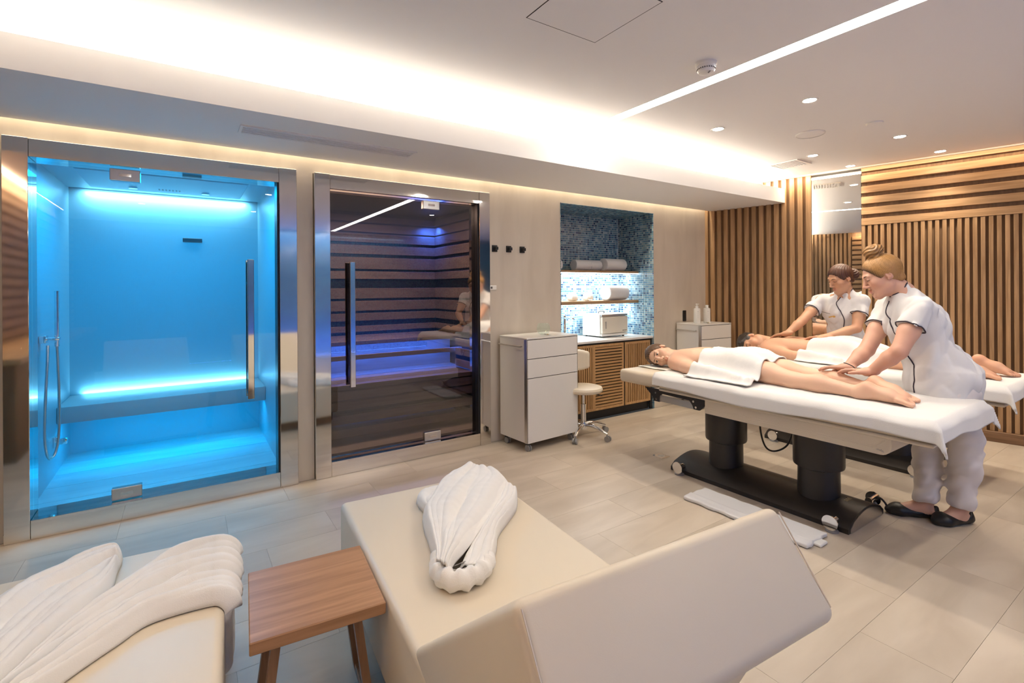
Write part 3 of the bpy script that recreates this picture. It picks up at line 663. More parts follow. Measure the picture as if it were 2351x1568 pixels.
hb = MB().lathe([(0.0008, 0.07), (0.034, 0.07), (0.04, 0.09), (0.032, 0.13), (0.0008, 0.132)], n=24, cap=False).build('hub', 'chrome', t)
for k in range(5):
    a = math.radians(-84 + 72 * k + 8); ca_, sa_ = math.cos(a), math.sin(a)
    P = [(ca_ * r, sa_ * r, z) for r, z in ((0.02, 0.112), (0.09, 0.115), (0.17, 0.098), (0.235, 0.075), (0.262, 0.066))]
    lg = MB().tube(smooth_path(P, 4), [0.021 - 0.009 * i / 16 for i in range(17)], 12).build('leg', 'chrome', t)
    c_ = MB().cyl((ca_ * 0.255, sa_ * 0.255, 0.045), (ca_ * 0.255, sa_ * 0.255, 0.068), 0.007, n=10)
    for s_ in (-1, 1):
        o_ = np.array((-sa_, ca_, 0)) * s_ * 0.006; e_ = np.array((-sa_, ca_, 0)) * s_ * 0.022; p_ = np.array((ca_ * 0.265, sa_ * 0.265, 0.026)); c_.cyl(p_ + o_, p_ + e_, 0.026, n=18)
    c_.build('caster', 'grey_plastic', lg)
# backrest: curved pad behind the seat, towards the wall on the left
n_, m_ = 25, 15; back_dir = np.array((0.15, 0.98)); side = np.array((0.98, -0.15))
fb = Fld(); ctr = np.array((0.035, 0.185, 0.690)); 
for i in range(9):
    u = (i - 4) / 4; p = ctr + np.array((*(side * u * 0.140 - back_dir * 0.035 * u * u), 0)); hh = 0.078 * (1 - 0.25 * abs(u) ** 3)
    fb.cap(p + (0, 0, hh), 0.027, p - (0, 0, hh), 0.027, 0.02)
link_mesh('backrest', fb.mesh('backrest', 0.008), 'leather', t, 180)
MB().tube(smooth_path([(0.0, 0.02, 0.41), (0.03, 0.17, 0.40), (0.042, 0.222, 0.44), (0.042, 0.218, 0.66)], 5), 0.010, 10).build('back_support', 'dark_plastic', t)

# =====================================================================  NICHE CONTENTS
cb = thing('niche_cabinet', 'low black cabinet with slatted oak doors filling the mosaic niche', 'cabinet', (3.8265, 3.86, 0))
MB().box(-0.685, 0.645, 0.02, 0.50, 0.09, 0.812).build('body', 'black_board', cb, 0)
MB().box(-0.685, 0.645, 0.03, 0.50, 0.0, 0.09).build('plinth', 'black_board', cb, 0)
MB().box(-0.685, 0.645, 0.0, 0.02, 0.797, 0.812).box(-0.685, -0.68, 0.0, 0.02, 0.09, 0.797).box(0.645, 0.68, 0.0, 0.02, 0.0, 0.812).box(0.215, 0.232, 0.0, 0.02, 0.09, 0.797).build('frame', 'black_board', cb, 0)
def slat_door(x0, x1, vertical):
    d = MB().box(x0, x0 + 0.024, -0.006, 0.018, 0.095, 0.792).box(x1 - 0.024, x1, -0.006, 0.018, 0.095, 0.792).box(x0 + 0.024, x1 - 0.024, -0.006, 0.018, 0.095, 0.12).box(x0 + 0.024, x1 - 0.024, -0.006, 0.018, 0.767, 0.792).build('door', 'door_oak_v', cb, 0)
    if vertical:
        n = int(round((x1 - x0 - 0.048) / 0.030))
        for k in range(n):
            xa = x0 + 0.024 + (k + 0.5) * (x1 - x0 - 0.048) / n; MB().box(xa - 0.0085, xa + 0.0085, -0.004, 0.014, 0.12, 0.767).build('slat', 'door_oak_v', d, 0)
    else:
        for k in range(20):
            z = 0.12 + (k + 0.5) * 0.647 / 20; MB().box(x0 + 0.024, x1 - 0.024, -0.004, 0.014, z - 0.0105, z + 0.0105).build('slat', 'door_oak_h', d, 0)
slat_door(-0.678, -0.236, True); slat_door(-0.236, 0.213, False); slat_door(0.234, 0.644, True)
wt = thing('worktop', 'white stone worktop on the niche cabinet', 'worktop', (3.8265, 3.86, 0.8135)); MB().rbox(-0.684, 0.684, -0.018, 0.525, 0.0, 0.024, 0.002, 1).build('slab', 'worktop', wt)
for z, l in ((1.556, 'upper oak shelf in the mosaic niche holding rolled towels'), (1.208, 'lower oak shelf in the mosaic niche with candle holders and one towel')):
    s_ = thing('niche_shelf', l, 'shelf', (3.8265, 4.06, z), 0, 'shelves in the mosaic niche')
    MB().rbox(-0.685, 0.685, 0, 0.325, 0.008 if z < 1.3 else 0.010, 0.042 if z < 1.3 else 0.034, 0.002, 1).build('board', 'shelf_oak', s_)
    MB().box(-0.67, 0.67, 0.10, 0.115, 0.004, 0.0085).build('led_profile', 'led_white', s_, 0)
    if z > 1.3: MB().box(-0.685, 0.685, 0.004, 0.012, 0.002, 0.0095).build('front_led', 'led_white', s_, 0)
def towel_roll(label, x, y, z, L, r, rz):
    t = thing('rolled_towel', label, 'towel', (x, y, z), rz, 'rolled towels in the niche')
    fl_ = Fld(); fl_.cap((-L / 2 + 0.03, 0, r), r, (L / 2 - 0.03, 0, r), r, 0.01)
    def sp_(X):
        a = np.arctan2(X[..., 2] - r, X[..., 1]); rr = np.hypot(X[..., 1], X[..., 2] - r); ph = (rr / 0.012 - a / (2 * PI)); fr_ = np.abs(ph - np.round(ph))
        return np.maximum(np.abs(X[..., 0]) - L / 2, rr - r * (1 + 0.03 * np.sin(a + 1)))+ np.where(np.abs(X[..., 0]) > L / 2 - 0.012, 0.004 * np.clip(1 - fr_ / 0.18, 0, 1), 0)
    f2 = Fld(); f2.fun(sp_, (-L / 2, -r * 1.05, 0), (L / 2, r * 1.05, 2 * r * 1.05)); f2.cap((-L / 2 + 0.02, r * 0.55, 0.012), 0.012, (L / 2 - 0.02, r * 0.55, 0.012), 0.012, 0.015)
    link_mesh('terry_roll', f2.mesh('terry_roll', 0.006), 'terry', t, 60)
towel_roll('end-on rolled white towel cut off by the niche edge on the upper shelf', 3.30, 4.17, 1.592, 0.20, 0.055, PI / 2 + 0.2)
towel_roll('small rolled white towel at the left of the trio on the upper shelf', 3.71, 4.18, 1.592, 0.23, 0.06, 0.05)
towel_roll('small rolled white towel in the middle of the trio on the upper shelf', 3.92, 4.20, 1.592, 0.17, 0.06, 0.0)
towel_roll('large rolled white towel at the right of the trio on the upper shelf', 4.19, 4.16, 1.592, 0.35, 0.072, 0.08)
towel_roll('single large rolled white towel on the lower niche shelf', 4.20, 4.14, 1.252, 0.34, 0.085, 0.10)
def flower(label, loc, sc=1.0):
    f_ = thing('frangipani_flower', label, 'flower', loc, random.random() * 6, 'white flowers with yellow hearts')
    for k in range(5):
        a = 2 * PI * k / 5; p = MB(); v = []
        for i in range(6):
            u = i / 5
            for j in range(5):
                w_ = (j - 2) / 2; rr = sc * 0.032 * u; wd = sc * 0.014 * math.sin(PI * min(1, 0.15 + 0.8 * u)) * w_
                v.append((rr * math.cos(a) - wd * math.sin(a), rr * math.sin(a) + wd * math.cos(a), sc * (0.004 + 0.018 * u - 0.012 * u * u + 0.004 * w_)))
        p.add(v, [(i * 5 + j, i * 5 + j + 1, (i + 1) * 5 + j + 1, (i + 1) * 5 + j) for i in range(5) for j in range(4)]); o = p.build('petal', 'petal', f_, 180); add_mod_solid(o, 0.001)
    MB().lathe([(0.0005, 0.003 * sc), (0.010 * sc, 0.005 * sc), (0.012 * sc, 0.010 * sc), (0.0005, 0.013 * sc)], n=14, cap=False).build('heart', 'petal_heart', f_)
for x, l in ((3.60, 'white scalloped candle holder, left of the two on the lower shelf'), (3.83, 'white scalloped candle holder beside the flower on the lower shelf')):
    c_ = thing('candle_holder', l, 'candle holder', (x, 4.20, 1.2505), 0, 'candle holders on the lower shelf')
    v = []; f = []; n = 40; prof = [(0.02, 0.0), (0.045, 0.006), (0.058, 0.03), (0.052, 0.062), (0.036, 0.09), (0.030, 0.086), (0.044, 0.058), (0.050, 0.03), (0.038, 0.010), (0.0005, 0.008)]
    for r, z in prof:
        for k in range(n): a = 2 * PI * k / n; q = r * (1 + 0.07 * math.cos(8 * a)); v.append((q * math.cos(a), q * math.sin(a), z))
    for i in range(len(prof) - 1):
        for k in range(n): f.append((i * n + k, i * n + (k + 1) % n, (i + 1) * n + (k + 1) % n, (i + 1) * n + k))
    f.append(tuple(reversed(range(n)))); MB().add(v, f).build('bowl', 'white_plastic', c_, 60)
    MB().lathe([(0.022, 0.0), (0.022, 0.022), (0.0005, 0.023)], (0, 0, 0.010), 20).build('candle', 'petal', c_)
flower('frangipani flower lying in front of the candle holders', (3.76, 4.11, 1.2505), 1.1)
wm = thing('towel_warmer', 'white towel warmer cabinet with a cream door on the worktop', 'towel warmer', (3.87, 4.02, 0.8375), math.radians(2))
MB().rbox(-0.01, 0.42, 0.02, 0.30, 0.014, 0.262, 0.008).build('casing', 'white_plastic', wm)
d_ = MB().rbox(0.0, 0.415, -0.012, 0.02, 0.045, 0.232, 0.008).build('door', 'cream_plastic', wm)
MB().rbox(0.04, 0.055, -0.022, -0.012, 0.10, 0.18, 0.006).build('handle', 'brushed', d_); MB().box(0.055, 0.062, -0.0135, -0.0118, 0.10, 0.18).build('handle_recess', 'grey_plastic', d_, 0)
lt = MB()
for k, w_ in enumerate((0.006, 0.010, 0.007, 0.005, 0.009, 0.007, 0.010, 0.006)): lt.box(0.325 + k * 0.0095, 0.325 + k * 0.0095 + w_ * 0.7, -0.0128, -0.0118, 0.066, 0.076)
lt.build('lettering', 'ink', d_, 0)
MB().rbox(-0.004, 0.418, -0.006, 0.02, 0.236, 0.260, 0.004).build('control_panel', 'brushed', wm); MB().rbox(-0.004, 0.418, -0.006, 0.02, 0.014, 0.040, 0.004).build('front_rail', 'white_plastic', wm)
for x, y in ((0.03, 0.03), (0.38, 0.03), (0.03, 0.27), (0.38, 0.27)): MB().cyl((x, y, 0), (x, y, 0.016), 0.012, n=14).build('foot', 'dark_plastic', wm)
MB().tube(smooth_path([(0.12, 0.16, 0.26), (0.12, 0.16, 0.285), (0.20, 0.16, 0.285), (0.20, 0.16, 0.26)], 3), 0.006, 8).build('carry_handle', 'dark_plastic', wm)
tp = thing('basin_tap', 'slim chrome tap standing on the worktop at the niche left side', 'tap', (3.435, 4.15, 0.8375))
MB().rbox(-0.014, 0.014, -0.014, 0.014, 0, 0.26, 0.003).build('body', 'chrome', tp); MB().rbox(-0.012, 0.012, -0.15, -0.014, 0.225, 0.243, 0.003).build('spout', 'chrome', tp); MB().cyl((0.014, 0, 0.235), (0.075, 0, 0.235), 0.005, n=10).build('lever', 'chrome', tp)

# =====================================================================  WALL HOOKS, SWITCHES, BOTTLES, BOWL
for x, l in ((2.36, 'black wall hook nearest the smoked glass door'), (2.513, 'middle one of the three black wall hooks'), (2.666, 'black wall hook farthest from the smoked glass door')):
    h = thing('wall_hook', l, 'hook', (x, YB, 1.763), 0, 'black hooks on the tiled wall')
    MB().rbox(-0.027, 0.027, -0.012, 0, -0.03, 0.03, 0.002, 1).build('plate', 'dark_plastic', h); MB().rbox(-0.014, 0.014, -0.05, -0.012, -0.014, 0.014, 0.002, 1).build('peg', 'dark_plastic', h)
sc_ = thing('socket', 'black wall socket on the tiled wall behind the pump bottles', 'socket', (5.07, YB, 1.05)); MB().rbox(-0.03, 0.03, -0.01, 0, -0.065, 0.065, 0.003, 1).build('plate', 'dark_plastic', sc_); MB().cyl((0, -0.0115, 0), (0, -0.0095, 0), 0.02, n=20).build('inlet', 'gasket', sc_)
def bottle(label, loc, pump):
    b = thing('pump_bottle' if pump else 'lotion_bottle', label, 'bottle', loc, 0, 'white lotion bottles on the trolley')
    MB().lathe([(0.0005, 0.0), (0.036, 0.0), (0.038, 0.004), (0.038, 0.168), (0.034, 0.176), (0.018, 0.178), (0.017, 0.184)], n=32, cap=False).build('body', 'white_plastic', b)
    if pump:
        MB().lathe([(0.017, 0.182), (0.017, 0.204), (0.007, 0.206), (0.006, 0.222), (0.0005, 0.222)], n=20, cap=False).build('collar', 'white_plastic', b)
        MB().rbox(-0.014, 0.014, -0.011, 0.011, 0.218, 0.230, 0.004).rbox(0.010, 0.036, -0.006, 0.006, 0.219, 0.228, 0.003).build('pump_head', 'white_plastic', b)
    else: MB().lathe([(0.017, 0.182), (0.019, 0.184), (0.019, 0.212), (0.0005, 0.214)], n=20, cap=False).build('cap', 'white_plastic', b)
    lb = MB(); A = math.radians(-126)
    for dz, hh, wd in ((0.135, 0.008, 0.16), (0.105, 0.02, 0.03), (0.082, 0.02, 0.03), (0.060, 0.016, 0.03)):
        for k in range(4):
            a0 = A - wd / 2 + wd * k / 4; a1 = a0 + wd / 4
            lb.add([(0.0383 * math.cos(a0), 0.0383 * math.sin(a0), dz), (0.0383 * math.cos(a1), 0.0383 * math.sin(a1), dz), (0.0383 * math.cos(a1), 0.0383 * math.sin(a1), dz + hh), (0.0383 * math.cos(a0), 0.0383 * math.sin(a0), dz + hh)], [(0, 1, 2, 3)])
    lb.build('lettering', 'grey_plastic', b, 0)
bottle('white pump bottle on the right-hand trolley cabinet', (5.03, 3.63, 0.972), True)
bottle('white lotion bottle with plain cap on the right-hand trolley cabinet', (5.185, 3.605, 0.972), False)
flower('frangipani flower in front of the lotion bottles', (5.12, 3.54, 0.972), 1.0)
gb = thing('glass_bowl', 'round clear glass bowl on the left trolley cabinet', 'bowl', (2.75, 3.62, 0.972))
MB().lathe([(0.0005, 0.003), (0.035, 0.0), (0.052, 0.012), (0.063, 0.04), (0.064, 0.062), (0.056, 0.088), (0.048, 0.104), (0.0455, 0.104), (0.053, 0.087), (0.061, 0.062), (0.060, 0.041), (0.049, 0.015), (0.033, 0.005), (0.0005, 0.006)], n=40, cap=False).build('vessel', 'bowl_glass', gb, 60)
flower('frangipani flower at the foot of the glass bowl', (2.73, 3.53, 0.972), 1.0)
fp = thing('floor_outlet', 'small square steel outlet plate set in the floor', 'floor outlet', (3.281, 2.719, 0)); MB().rbox(-0.05, 0.05, -0.05, 0.05, 0.0, 0.004, 0.001, 1).build('plate', 'steel', fp); MB().lathe([(0.028, 0.004), (0.026, 0.0055), (0.0005, 0.006)], n=24, cap=False).build('cap', 'brushed', fp)
th = thing('sauna_thermostat', 'small white control plate on the tiled wall beside the smoked door', 'control', (2.30, YB, 1.405)); MB().rbox(0.0, 0.075, -0.012, 0, -0.02, 0.02, 0.003, 1).build('plate', 'white_plastic', th); MB().box(0.01, 0.03, -0.0135, -0.0118, -0.01, 0.01).build('button', 'ink', th, 0)

# =====================================================================  MASSAGE TABLES
PAD_X0, PAD_X1, PAD_Y0, PAD_Y1 = -0.385, 0.385, 0.83, 2.87
def massage_table(label, cx, dy=0.0):
    t = thing('massage_table', label, 'massage table', (cx, dy, 0), 0, 'electric massage tables')
    Z1 = 0.735
    MB().rbox(PAD_X0, PAD_X1, PAD_Y0, 2.478, 0.64, Z1, 0.028, 4).build('body_pad', 'table_leather', t)
    MB().rbox(PAD_X0, PAD_X1, 2.486, PAD_Y1, 0.635, Z1 + 0.002, 0.028, 4).build('head_pad', 'table_leather', t)
    # skirt under the pad: rounded prism along x sides
    sk = []
    def skirt_poly():
        y0, y1, z0, z1, r = 1.01, 2.08, 0.535, 0.628, 0.05
        p = [(y1, z1), (y1, z0 + 0.0)]
        p = [(y0, z1)] + [(y0 + r - r * math.cos(a), z0 + r - r * math.sin(a)) for a in np.linspace(0, PI / 2, 7)] + [(y1, z0), (y1, z1)]
        return p
    MB().prism(skirt_poly(), 'x', PAD_X0 + 0.012, PAD_X1 - 0.012).build('skirt', 'table_leather', t)
    MB().rbox(PAD_X0 + 0.003, PAD_X1 - 0.003, PAD_Y0 + 0.01, 2.47, 0.622, 0.645, 0.010, 3).build('pad_tray', 'table_leather', t)
    st_ = MB()
    for sx in (PAD_X0 + 0.0115, PAD_X1 - 0.0115):
        for dz in (0, 0.012): st_.tube([(sx, 1.04, 0.615 - dz * 0.4), (sx, 1.09, 0.575 - dz), (sx, 2.05, 0.575 - dz)], 0.0016, 6)
    st_.build('stitching', 'leather_dark', t)
    lg_ = MB()
    for k in range(5): lg_.tube([(PAD_X0 + 0.010, 1.045 + k * 0.007, 0.550 + 0.002 * k), (PAD_X0 + 0.010, 1.048 + k * 0.007, 0.560 + 0.004 * (k % 2))], 0.0017, 6)
    lg_.build('emblem', 'brushed', t)
    # head-section linkage on both sides
    for sx in (PAD_X0 + 0.014, PAD_X1 - 0.014):
        br = MB().prism([(2.60, 0.632), (2.56, 0.60), (2.53, 0.575), (2.515, 0.54), (2.465, 0.54), (2.46, 0.585), (2.44, 0.605), (2.20, 0.60), (2.175, 0.57), (2.165, 0.545), (2.12, 0.545), (2.085, 0.58), (2.08, 0.625), (2.30, 0.632)], 'x', sx - 0.008, sx + 0.008).build('linkage_bracket', 'black_metal', t)
        MB().box(sx - 0.005, sx + 0.005, 2.17, 2.47, 0.545, 0.592).build('linkage_bar', 'brushed', t, 0)
        for y, z in ((2.495, 0.605), (2.49, 0.560), (2.165, 0.600), (2.145, 0.562)): MB().cyl((sx - 0.013, y, z), (sx + 0.013, y, z), 0.008, n=14).build('bolt', 'chrome', br)
    # base plinth with curved cross-section, end plates
    pr = [(-0.235, 0.0), (-0.235, 0.028), (-0.19, 0.062)] + [(-0.19 + 0.38 * i / 10, 0.062 + 0.040 * math.sin(PI * i / 10)) for i in range(1, 10)] + [(0.19, 0.062), (0.235, 0.028), (0.235, 0.0)]
    MB().prism(pr, 'y', 1.262, 2.478).build('base', 'black_metal', t)
    pr2 = [(x * 0.90, z * 0.88) for x, z in pr]
    MB().prism(pr2, 'y', 1.2585, 1.2635).build('end_plate', 'brushed', t); MB().prism(pr2, 'y', 2.4765, 2.4815).build('end_plate', 'brushed', t)
    lm = MB()
    for k in range(6): lm.box(-0.02 + k * 0.012, -0.013 + k * 0.012, 1.355, 1.375 + 0.006 * (k % 2), 0.1005, 0.1035)
    lm.build('badge', 'chrome', t, 0)
    for y in (2.165, 1.525):
        MB().lathe([(0.122, 0.06), (0.118, 0.10), (0.116, 0.29), (0.0005, 0.29)], (0, y, 0), 40, False).build('lower_column', 'black_metal', t)
        MB().lathe([(0.116, 0.262), (0.140, 0.272), (0.143, 0.285), (0.143, 0.55), (0.0005, 0.55)], (0, y, 0), 40, False).build('upper_column', 'black_metal', t)
    for sx, y in ((-1, 2.375), (-1, 1.335), (1, 2.375), (1, 1.335)):
        w_ = MB().cyl((sx * 0.22, y, 0.055), (sx * 0.285, y, 0.055), 0.020, n=20).cyl((sx * 0.285, y, 0.055), (sx * 0.292, y, 0.055), 0.042, n=28).build('levelling_foot', 'chrome', t)
        MB().lathe([(0.034, 0.0), (0.034, 0.008), (0.02, 0.012), (0.010, 0.03), (0.0005, 0.03)], (sx * 0.265, y, 0), 24).build('foot_pad', 'grey_plastic', w_)
    MB().tube(smooth_path([(0.05, 1.93, 0.54), (0.03, 1.92, 0.40), (0.02, 1.88, 0.29), (0.03, 1.82, 0.27), (0.04, 1.74, 0.33), (0.04, 1.70, 0.45), (0.04, 1.70, 0.54)], 6), 0.006, 8).build('cable', 'dark_plastic', t)
    return t
T1X, T2X = 3.335, 4.70
massage_table('beige electric massage table under the woman, nearest the camera', T1X)
massage_table('beige electric massage table under the man, farther from the camera', T2X, 0.03)
fs = thing('foot_switch', 'small white foot pedal on the floor behind the lounger, beside the table base', 'foot pedal', (2.87, 1.33, 0)); MB().rbox(-0.05, 0.03, -0.05, 0.05, 0.0, 0.018, 0.008).build('pedal', 'white_plastic', fs)
ck = thing('power_cable', 'thin black power cable looping on the floor at the near table foot', 'cable', (3.60, 1.30, 0)); MB().tube(smooth_path([(0.0, 0.10, 0.008), (0.005, 0.04, 0.05), (0.012, 0.0, 0.075), (0.02, -0.03, 0.05), (0.025, -0.05, 0.008), (0.01, -0.10, 0.007)], 5), 0.006, 8).build('cord', 'dark_plastic', ck)

# folded towel on the floor
ft = thing('folded_floor_towel', 'folded white towel lying on the floor beside the near massage table', 'towel', (2.855, 1.70, 0), math.radians(1))
f = Fld()
f.fun(lambda X: np.maximum.reduce([np.abs(X[..., 0]) - 0.118 - 0.004 * np.sin(X[..., 1] * 40), np.abs(X[..., 1]) - 0.385 - 0.004 * np.sin(X[..., 0] * 60), np.abs(X[..., 2] - 0.014) - 0.012 - 0.004 * vnoise(X, 14, 3) - 0.006 * np.clip(0.02 - np.abs(X[..., 0] + 0.05), 0, 0.02) / 0.02]), (-0.14, -0.41, 0), (0.14, 0.41, 0.04))
link_mesh('terry_cloth', f.mesh('terry_cloth', 0.008, pad=0.01), 'terry', ft, 60)
# =====================================================================  PEOPLE
attr_mat('skin', 'Col', 0.48, bump=0.05, bscale=260, sss=0.12)
attr_mat('hair', 'Col', 0.42)
plain('sclera', (0.80, 0.76, 0.72), 0.25); plain('iris', (0.035, 0.02, 0.012), 0.15); plain('lash', (0.03, 0.018, 0.012), 0.6); plain('brow', (0.07, 0.038, 0.02), 0.7); plain('shoe', (0.012, 0.011, 0.011), 0.42); plain('hair_tie', (0.02, 0.02, 0.02), 0.6)
def unit(v): v = np.array(v, float); return v / np.linalg.norm(v)
def frame(fwd, up):
    f = unit(fwd); u = np.array(up, float); u = unit(u - f * (u @ f)); r = np.cross(f, u); return np.stack([r, f, u])     # rows: right, forward, up
def flatcyl(F, a, ra, b, rb, k=0.01, n=None, fl=1.0):
    a = np.array(a, float); b = np.array(b, float); L = np.linalg.norm(b - a); ax = (b - a) / L
    nn = None if n is None else unit(n)
    def fn(X):
        q = X - a; t = q @ ax; p = q - t[..., None] * ax
        if nn is not None: p = p + nn * ((p @ nn)[..., None] * (1 / fl - 1))
        rr = np.sqrt((p * p).sum(-1)); tt = np.clip(t / L, 0, 1); return np.maximum(rr - (ra + (rb - ra) * tt), np.maximum(-t, t - L))
    m = max(ra, rb); F.fun(fn, np.minimum(a, b) - m, np.maximum(a, b) + m, k)
def add_head(F, c, R, s=1.0, male=False, neck=None, nr=0.052):
    c = np.array(c, float); W = lambda p: c + (np.array(p, float) * s) @ R
    E = lambda p, r, k=0.02, op=1: F.ell(W(p), np.array(r) * s, R, k * s, op)
    C = lambda a, ra, b, rb, k=0.012, op=1: F.cap(W(a), ra * s, W(b), rb * s, k * s, op=op)
    E((0, -0.006, 0.030), (0.075, 0.095, 0.088)); E((0, 0.022, -0.040), (0.060, 0.070, 0.082), 0.03)
    jw = 0.058 if male else 0.051
    for sx in (-1, 1):
        C((sx * jw, 0.0, -0.058), 0.020, (sx * 0.014, 0.068, -0.104), 0.019, 0.03); E((sx * 0.042, 0.056, -0.022), (0.026, 0.026, 0.022), 0.03)
    E((0, 0.068, -0.104), (0.024, 0.022, 0.020) if not male else (0.028, 0.024, 0.023), 0.02)
    for sx in (-1, 1): C((sx * 0.014, 0.090, 0.026), 0.009, (sx * 0.042, 0.080, 0.028), 0.009, 0.02)
    for sx in (-1, 1): E((sx * 0.032, 0.108, 0.008), (0.019, 0.020, 0.016), 0.018, -1)
    for sx in (-1, 1): E((sx * 0.031, 0.078, 0.008), (0.017, 0.014, 0.012), 0.006)
    C((0, 0.091, 0.014), 0.008, (0, 0.113, -0.030), 0.0105, 0.012); E((0, 0.112, -0.032), (0.012, 0.011, 0.010), 0.008)
    for sx in (-1, 1): E((sx * 0.012, 0.099, -0.037), (0.009, 0.011, 0.008), 0.008)
    for sx in (-1, 1): E((sx * 0.006, 0.106, -0.0435), (0.0035, 0.006, 0.003), 0.003, -1)
    C((-0.019, 0.088, -0.066), 0.005, (0, 0.098, -0.0625), 0.0065, 0.006); C((0.019, 0.088, -0.066), 0.005, (0, 0.098, -0.0625), 0.0065, 0.006)
    C((-0.013, 0.089, -0.0735), 0.007, (0.013, 0.089, -0.0735), 0.007, 0.008); E((0, 0.095, -0.0735), (0.014, 0.008, 0.007), 0.008)
    C((-0.021, 0.096, -0.068), 0.0016, (0.021, 0.096, -0.068), 0.0016, 0.003, -1)
    for sx in (-1, 1):
        a = 0.35; Re = np.array(((1, 0, 0), (0, math.cos(a), -math.sin(a)), (0, math.sin(a), math.cos(a)))) @ R
        F.ell(W((sx * 0.078, -0.012, -0.002)), np.array((0.0085, 0.0165, 0.029)) * s, Re, 0.004 * s); F.ell(W((sx * 0.0875, -0.008, 0.003)), np.array((0.007, 0.0095, 0.017)) * s, Re, 0.003, -1); F.ell(W((sx * 0.079, -0.003, -0.023)), np.array((0.005, 0.007, 0.009)) * s, R, 0.003)
    if neck is not None: F.cap(W((0, -0.028, -0.050)), nr * s, neck, nr * 1.10, 0.014)
    return W
def add_hand(F, w0, d, n, side, s=1.0, curl=0.35, thumb=0.6, spread=0.10):
    """palm and five fingers: w0 wrist, d towards fingertips, n back of hand, side=+1 thumb on d x n side"""
    d = unit(d); n = np.array(n, float); n = unit(n - d * (n @ d)); l = np.cross(d, n) * side; w0 = np.array(w0, float)
    P = lambda a, b, c_: w0 + (d * a + l * b + n * c_) * s
    F.cap(P(-0.02, 0, 0), 0.027 * s, P(0.022, 0.004, 0), 0.030 * s, 0.012, n, 0.68)
    for b0, b1 in ((0.026, 0.030), (0.009, 0.010), (-0.008, -0.010), (-0.024, -0.028)): F.cap(P(0.012, b0 * 0.8, 0.001), 0.016 * s, P(0.083 - 0.10 * abs(b1) * abs(b1) * 10, b1, 0.004), 0.0125 * s, 0.012, n, 0.85)
    tips = []
    for i, (b, L, a0) in enumerate(((0.031, 0.070, 0.086), (0.0105, 0.078, 0.090), (-0.0105, 0.072, 0.086), (-0.030, 0.056, 0.077))):
        ang = (b / 0.031) * spread; p = P(a0, b, 0.004); c1 = curl; seg = (0.46, 0.30, 0.24); rad = [0.0098, 0.0090, 0.0082, 0.0070]
        if i == 3: rad = [r * 0.88 for r in rad]
        th = c1 * 0.35
        for k in range(3):
            dd = d * math.cos(th) + n * -math.sin(th); dd = dd * math.cos(ang) + l * math.sin(ang); q = p + dd * L * seg[k] * s
            F.cap(p, rad[k] * s, q, rad[k + 1] * s, 0.004); p = q; th += c1 * (0.8 + 0.2 * k)
        tips.append(p)
    p = P(0.012, 0.024, -0.006); q = P(0.044, 0.024 + 0.030 * thumb + 0.006, -0.010); r_ = P(0.072, 0.030 + 0.038 * thumb, -0.014); t_ = P(0.094, 0.030 + 0.040 * thumb, -0.018)
    F.cap(p, 0.017 * s, q, 0.0135 * s, 0.012); F.cap(q, 0.0125 * s, r_, 0.0105 * s, 0.005); F.cap(r_, 0.0105 * s, t_, 0.008 * s, 0.004); tips.append(t_)
    return tips
def add_bare_foot(F, ank, heel, toe, upv, wv, s=1.0):
    ank, heel, toe = (np.array(p, float) for p in (ank, heel, toe)); wv = unit(wv); d = unit(toe - heel); L = np.linalg.norm(toe - heel)
    F.cap(ank, 0.034 * s, heel, 0.031 * s, 0.03); ball = heel + d * L * 0.70
    nn = np.cross(d, wv); F.cap(heel, 0.031 * s, heel + d * L * 0.42, 0.033 * s, 0.03, nn, 0.85); F.cap(ank, 0.033 * s, heel + d * L * 0.5 - nn * 0.0, 0.034 * s, 0.03)
    F.cap(heel + d * L * 0.40, 0.034 * s, ball, 0.043 * s, 0.025, nn, 0.55)
    for i, b in enumerate((-0.034, -0.015, 0.002, 0.018, 0.032)):
        r = (0.0125, 0.0085, 0.0082, 0.0078, 0.0074)[i] * s; ln = (0.30, 0.31, 0.28, 0.25, 0.20)[i] * L
        F.cap(ball + wv * b * s, r * 1.1, ball + wv * b * 1.22 * s + d * ln, r, 0.003)
def color_mesh(me, fn):
    n = len(me.vertices); P = np.empty(n * 3, np.float32); me.vertices.foreach_get('co', P); P = P.reshape(n, 3).astype(float)
    C = np.ones((n, 4), np.float32); C[:, :3] = np.clip(fn(P), 0, 1); a = me.color_attributes.new('Col', 'FLOAT_COLOR', 'POINT'); a.data.foreach_set('color', C.ravel())
def gauss(P, c, r): return np.exp(-((P - np.array(c)) ** 2).sum(-1) / (r * r))
